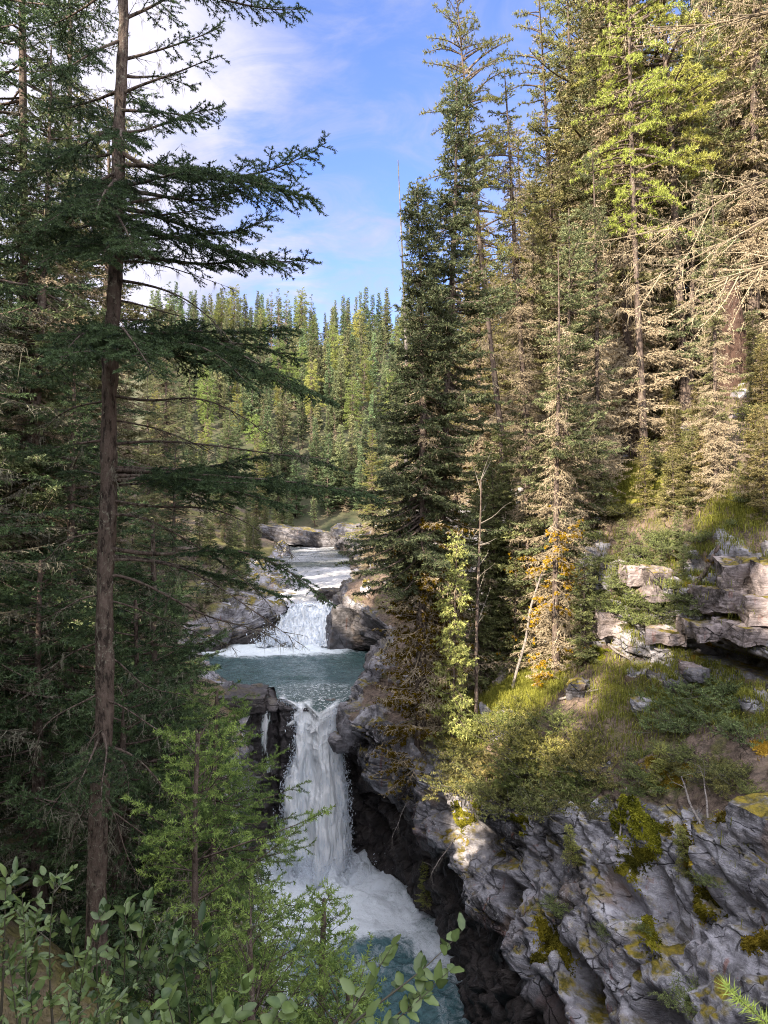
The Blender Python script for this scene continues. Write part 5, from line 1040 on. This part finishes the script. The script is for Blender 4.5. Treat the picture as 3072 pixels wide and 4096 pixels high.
# trees with golden lichen in the light
def gold(label, u, Y, vtop, seed):
    x = (u-384)/F*Y; z = gR(x, Y)-.15; H = (512-vtop)/F*Y-z
    p = conifer(seed, H=H, R=1.25, nb=100, hb=.5, rt=.10, green=.35, dead=1.6, lichen=.8, gold=.75); return proto('lichen_hung_tree', label, 'tree', p, None, (x, Y, z))
gold('dying spruce with bright golden lichen on its lower twigs beside the grass', 556, 20.3, 250, 601)
gold('thin dead spruce with patches of golden lichen before the rock wall', 528, 22.6, 390, 602)
# bare lichened boughs reaching in from outside the frame
def bough(label, pts, seed, name='bare_bough'):
    r = np.random.default_rng(seed); P = np.array([px(*q) for q in pts]); root = thing(name, label, 'branch', tuple(P[0])); g = Geo(); gl_ = Geo()
    t = np.linspace(0, 1, 20); Pd = np.stack([np.interp(t, np.linspace(0, 1, len(P)), P[:, i]) for i in range(3)], -1)-P[0]
    V, T = tube(Pd[None], (.019*(1.05-t)+.003)[None], 7); g.add(V, T, .15)
    k = 16; i = r.integers(2, 19, k); ax = nrm(P[-1]-P[0]); D = nrm(ax+r.normal(size=(k, 3))*.45)*(.35+.75*r.random((k, 1)))
    B = grow(r, Pd[i], D, -.1*np.ones(k), 12, .22, t0=.15, spm=9, K=7, wob=.06); V, T = tube(B['poly'], (.008*(1.1-np.linspace(0, 1, 7)))[None]*np.ones((k, 1)), 4); g.add(V, T, .5)
    V, T = cones(B['P0'], B['P1'], .004, r); g.add(V, T, .6); V, T, A = needles(B['P0'], B['P1'], 60, .02, .008, r, .85); gl_.add(V, T, A)
    V, T, A = needles(B['poly'][:, 1:-1].reshape(-1, 3), B['poly'][:, 2:].reshape(-1, 3), 70, .02, .009, r, .85); gl_.add(V, T, A); V, T, A = hangers(B['P1'], .10, .005, r, .9); gl_.add(V, T, A)
    g.build('limb', M['twig'], root); gl_.build('lichen', M['twig'], root)
bough('dark bare bough with crooked twigs entering at the upper frame corner', [(800, 5, 7), (735, 20, 7), (690, 28, 7.1)], 701)
bough('pale lichened bough sweeping in from the frame edge, upper of the pair', [(800, 172, 8), (740, 188, 8), (700, 215, 8), (640, 235, 8.1)], 702)
bough('pale lichened bough sweeping down from the frame edge, lower of the pair', [(800, 200, 8.2), (745, 232, 8.2), (700, 255, 8.3), (655, 275, 8.3)], 703)
bough('short dark bough below the pale lichened pair', [(800, 255, 7.5), (755, 268, 7.5), (715, 282, 7.6)], 704)
# ---------- loose rocks ----------
def rock(name, label, loc, size, rz=0, tilt=(0, 0), seed=1, mt='boulder', wet=0., box=.55, strata=1.0):
    n = 26; a = np.linspace(-1, 1, n); fs = []; Vs = []; k = 0
    A_, B_ = np.meshgrid(a, a, indexing='ij'); o = np.ones_like(A_)
    for q in ((A_, B_, o), (B_, A_, -o), (o, A_, B_), (-o, B_, A_), (B_, o, A_), (A_, -o, B_)):
        p = np.stack(q, -1); sp = nrm(p); Vs.append((p*box+sp*(1-box)*1.25).reshape(-1, 3)); fs.append(gridfaces(n, n)+k); k += n*n
    V = np.concatenate(Vs); d = nrm(V); s = np.array(size)*.5; V = V*s; q = V+seed*3.7
    ss = min(size)
    b1, c1 = blocks(q*(.9/ss)*.62, .30, 1.1, seed); d1, d2, i1 = worley(q*(1.5/ss), seed)
    V = V+d*((.20*b1*strata-.05*(1-c1)*strata+.16*(i1-.5)+.20*fbm(q*(1.1/ss), 4, seed)+.05*fbm(q*(5/ss), 3, seed))*ss*.75)[:, None]
    c, si = math.cos(rz), math.sin(rz)
    me = build(name, V, np.concatenate(fs), M[mt], None, True, dict(wet=np.full(len(V), wet), rust=np.zeros(len(V)))); me.location = loc; me.rotation_euler = (tilt[0], tilt[1], rz)
    return tag(me, label, 'rock')
rock('rock_slab', 'long tilted bedrock slab dipping to the river above the upper waterfall', (-8.0, 42.5, -5.25), (6.8, 4.6, .55), -.25, (.06, .15), 11, 'slab', .25, .88)
rock('rock_slab', 'lower layered slab at the water edge beside the upper waterfall', (-7.6, 38.4, -6.6), (4.2, 2.0, .55), -.1, (.02, .10), 12, 'slab', .6, .88)
rock('rock_slab', 'flat shelf of dark rock on the bank of the middle pool', (-10.6, 36.6, -6.4), (4.6, 2.6, .6), .15, (0, .05), 13, 'slab', .3, .88)
rock('boulder', 'dark wet boulder sitting at the top of the upper waterfall', (-2.9, 39.9, -4.95), (1.7, 1.3, .8), .3, (0, 0), 14, 'dark_rock', .7, .5)
rock('rock_shelf', 'layered dark rock shelf jutting beside the upper waterfall', (-1.65, 36.6, -6.15), (2.2, 2.2, 2.0), .1, (0, .05), 15, 'dark_rock', .3, .8)
rock('rock_slab', 'long dark ledge of rock on the far left shore of the upper river', (-9.3, 80.5, -2.9), (10.5, 5.0, 1.5), -.12, (0, .10), 16, 'dark_rock', .2, .88)
rock('boulder', 'dark rounded rock nose on the right shore at the river bend', (-3.9, 76, -2.6), (3.0, 3.0, 2.2), .3, (0, -.25), 17, 'dark_rock', .1, .5)
rock('rock_block', 'square overhanging block at the lip of the main waterfall', (-1.0, 25.1, -7.75), (1.1, 1.3, 1.0), .2, (.05, .08), 18, 'boulder', .35, .75)
rock('rock_block', 'small rock knob sticking out into the falling water', (-1.55, 24.7, -8.35), (.7, .7, .5), .5, (.1, 0), 19, 'boulder', .5, .5)
rock('rock_slab', 'dark rock lip left of the waterfall under the green sprays', (-5.5, 26.6, -7.25), (1.8, 2.0, .5), .1, (0, .05), 20, 'dark_rock', .8, .85)
rock('boulder', 'mossy boulder hanging over the cliff edge at the frame side', tuple(H_(764, 828, .0)), (.8, .8, .7), .4, (0, 0), 21, 'boulder', 0, .5)
rock('boulder', 'pale square rock set in the slope below the grass', tuple(H_(645, 708, .02)), (.55, .35, .3), .2, (.2, 0), 22, 'boulder', 0, .7)
rock('boulder', 'small dark stone on the brown slope under the ledge', tuple(H_(698, 675, .02)), (.55, .4, .3), .7, (0, .2), 23, 'dark_rock', 0, .55)
rock('boulder', 'rounded dark stone at the edge of the bare slope', tuple(H_(578, 690, .03)), (.6, .5, .45), 1.1, (0, 0), 24, 'dark_rock', 0, .4)
LK = [(640, 575, 1.9, .55, 1.0, 'dark overhanging cap block with a shadowed slot beneath it'), (655, 585, 1.5, .9, .8, 'grey smooth-faced block under the cap block'), (740, 580, 1.7, 1.1, 1.0, 'large pale sunlit block, uppermost of the ledge stack'), (775, 590, 1.3, 1.2, 1.0, 'sunlit block cut by the frame edge in the ledge stack'), (725, 602, 2.0, .62, 1.0, 'broad sunlit block in the middle of the ledge stack'), (765, 612, 1.3, .7, .9, 'cracked sunlit block right of the broad one in the ledge'), (705, 628, 2.2, .42, .9, 'thin sunlit slab low in the ledge stack'), (745, 630, 1.6, .45, 1.0, 'dark-edged slab under the yellow moss blob'), (665, 632, 2.2, .35, 1.0, 'long thin slab roofing the dark slot'), (612, 622, 1.2, .8, .9, 'sunlit pinkish block by the foot of the golden lichen tree'), (590, 632, .9, .7, .8, 'squat block at the end of the ledge beside the grass'), (690, 668, .8, .3, .5, 'grey rubble block beside the orange moss mat'), (525, 600, 1.8, 1.2, 1.2, 'shaded buff block high in the wall behind the dead stems'), (505, 640, 2.0, 1.0, 1.2, 'shaded grey block low in the wall behind the dead stems'), (560, 610, 1.4, .9, 1.0, 'shaded block behind the golden lichen tree')]
for i, (u, v, w, h, dp, lb) in enumerate(LK):
    p, n = hit(min(u, 766), v); p = p+(px(u, v, p[1])-px(min(u, 766), v, p[1])); rock('ledge_block', lb, tuple(p+n*-.04), (dp*.9, w*.85, h*.85), -.15+.25*math.sin(i*2.1), (.06*math.sin(i), .05*math.cos(i*1.7)), 40+i, 'warm_rock', 0, .93, .7)

# undergrowth of young spruces on the open hillside and along the far river bank
ul = 'young spruce in the undergrowth of the hillside above the rock ledge'
rU = np.random.default_rng(71); k = 0
for i in range(400):
    u, v = rU.uniform(600, 768), rU.uniform(345, 520); p, n = hit(u, v)
    if p is None or p[1] > 40 or (600 < u < 655 and 455 < v < 500) or (705 < u < 750 and p[1] < 24.5): continue
    if rU.random() < .75: KD['sap'].put(p[0], p[1], p[2]-.1, rU.uniform(.8, 2.6), ul, 'hillside undergrowth', rU.random()*6, rU.uniform(1.0, 1.5), (0, 0), (rU.uniform(.9, 1.3), 1, .85, 1)); k += 1
    else: put_j(int(rU.integers(0, 3)), p-[0, 0, .05], 'low green shrub in the undergrowth of the hillside above the rock ledge', rU.uniform(.8, 1.4), 'hillside shrubs', None, (1.1, 1, .8, 1))
    if k > 42: break
for i in range(26):
    Y = rU.uniform(44, 93); xe = np.interp(Y, [44, 62, 78, 93], [-9.5, -11.5, -14.5, -12]); x = xe-rU.random()**1.5*4
    KD['sap'].put(x, Y, gL(x, Y)-.1, rU.uniform(1.2, 4.0), 'young spruce on the shaded shore of the upper river', 'young spruces on the river shore', i*1.1, 1.25, (0, 0), (.9, 1, .9, 1))
tp_ = []
for i in range(700):
    u, v = rU.uniform(560, 768), rU.uniform(350, 640); tp_.append((u, v, .35))
tag(grassmesh('grass', tp_, 60, .30, .2, 9, .25), 'thin dry grass and weeds scattered over the hillside', 'grass', None, 'stuff')

for i in range(26):
    u, v = rU.uniform(585, 700), rU.uniform(535, 640); p, n = hit(u, v)
    if p is None: continue
    if i % 2: KD['sap'].put(p[0], p[1], p[2]-.1, rU.uniform(.8, 1.7), 'young spruce rooted among the rocks of the ledge', 'young spruces on the ledge', i*.7, 1.4, (0, 0), (.85, .95, .85, 1))
    else: put_j(i % 3, p-[0, 0, .05], 'dark shrub rooted in the joints of the rock ledge', rU.uniform(.9, 1.3), 'shrubs on the rock ledge', None, (.9, .95, .8, 1))

for i, (u, v) in enumerate([(612, 785), (635, 772), (662, 780), (684, 772), (705, 778), (728, 782), (750, 790), (640, 755), (690, 755), (675, 765), (720, 762), (742, 772)]):
    p, n = hit(u, v)
    if p is not None: put_j(i % 3, p-[0, 0, .06], 'low shrub spilling over the rim of the cliff beside the bare branches', rU.uniform(.55, .95), 'shrubs on the near rim', None, (rU.uniform(.9, 1.2), 1, .8, 1))

for u, Y, vt, w in [(478, 22.6, 500, 1.3), (492, 23.2, 470, 1.2), (508, 23.6, 490, 1.3), (500, 26, 430, 1.2), (520, 24.5, 520, 1.2), (486, 25.5, 455, 1.2)]:
    x = (u-384)/F*Y; z = gR(x, Y)-.1; KD['sap'].put(x, Y, z, (512-vt)/F*Y-z, 'slender young spruce screening the pale rock wall between the dark trunks', 'young spruces before the rock wall', u*.3, w, (0, 0), (.9, .95, .8, 1), 'tree')

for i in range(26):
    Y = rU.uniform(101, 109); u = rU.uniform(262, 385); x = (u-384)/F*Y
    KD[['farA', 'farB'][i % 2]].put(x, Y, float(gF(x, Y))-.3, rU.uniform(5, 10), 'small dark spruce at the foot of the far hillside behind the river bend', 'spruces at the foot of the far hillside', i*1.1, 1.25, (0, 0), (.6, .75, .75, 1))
for i, (u, Y, H) in enumerate([(208, 38.6, 1.6), (224, 39.2, 1.1), (238, 40, 1.5), (256, 41, 1.0), (216, 40.5, 2.2), (246, 42.5, 1.9), (200, 37.6, 1.3), (232, 43.5, 2.4)]):
    x = (u-384)/F*Y; KD['sap'].put(x, Y, gL(x, Y)-.15, H, 'small spruce on the rock shelf beside the upper waterfall', 'small spruces on the river shelf', i*.9, 1.5, (0, 0), (.8, .95, .85, 1))
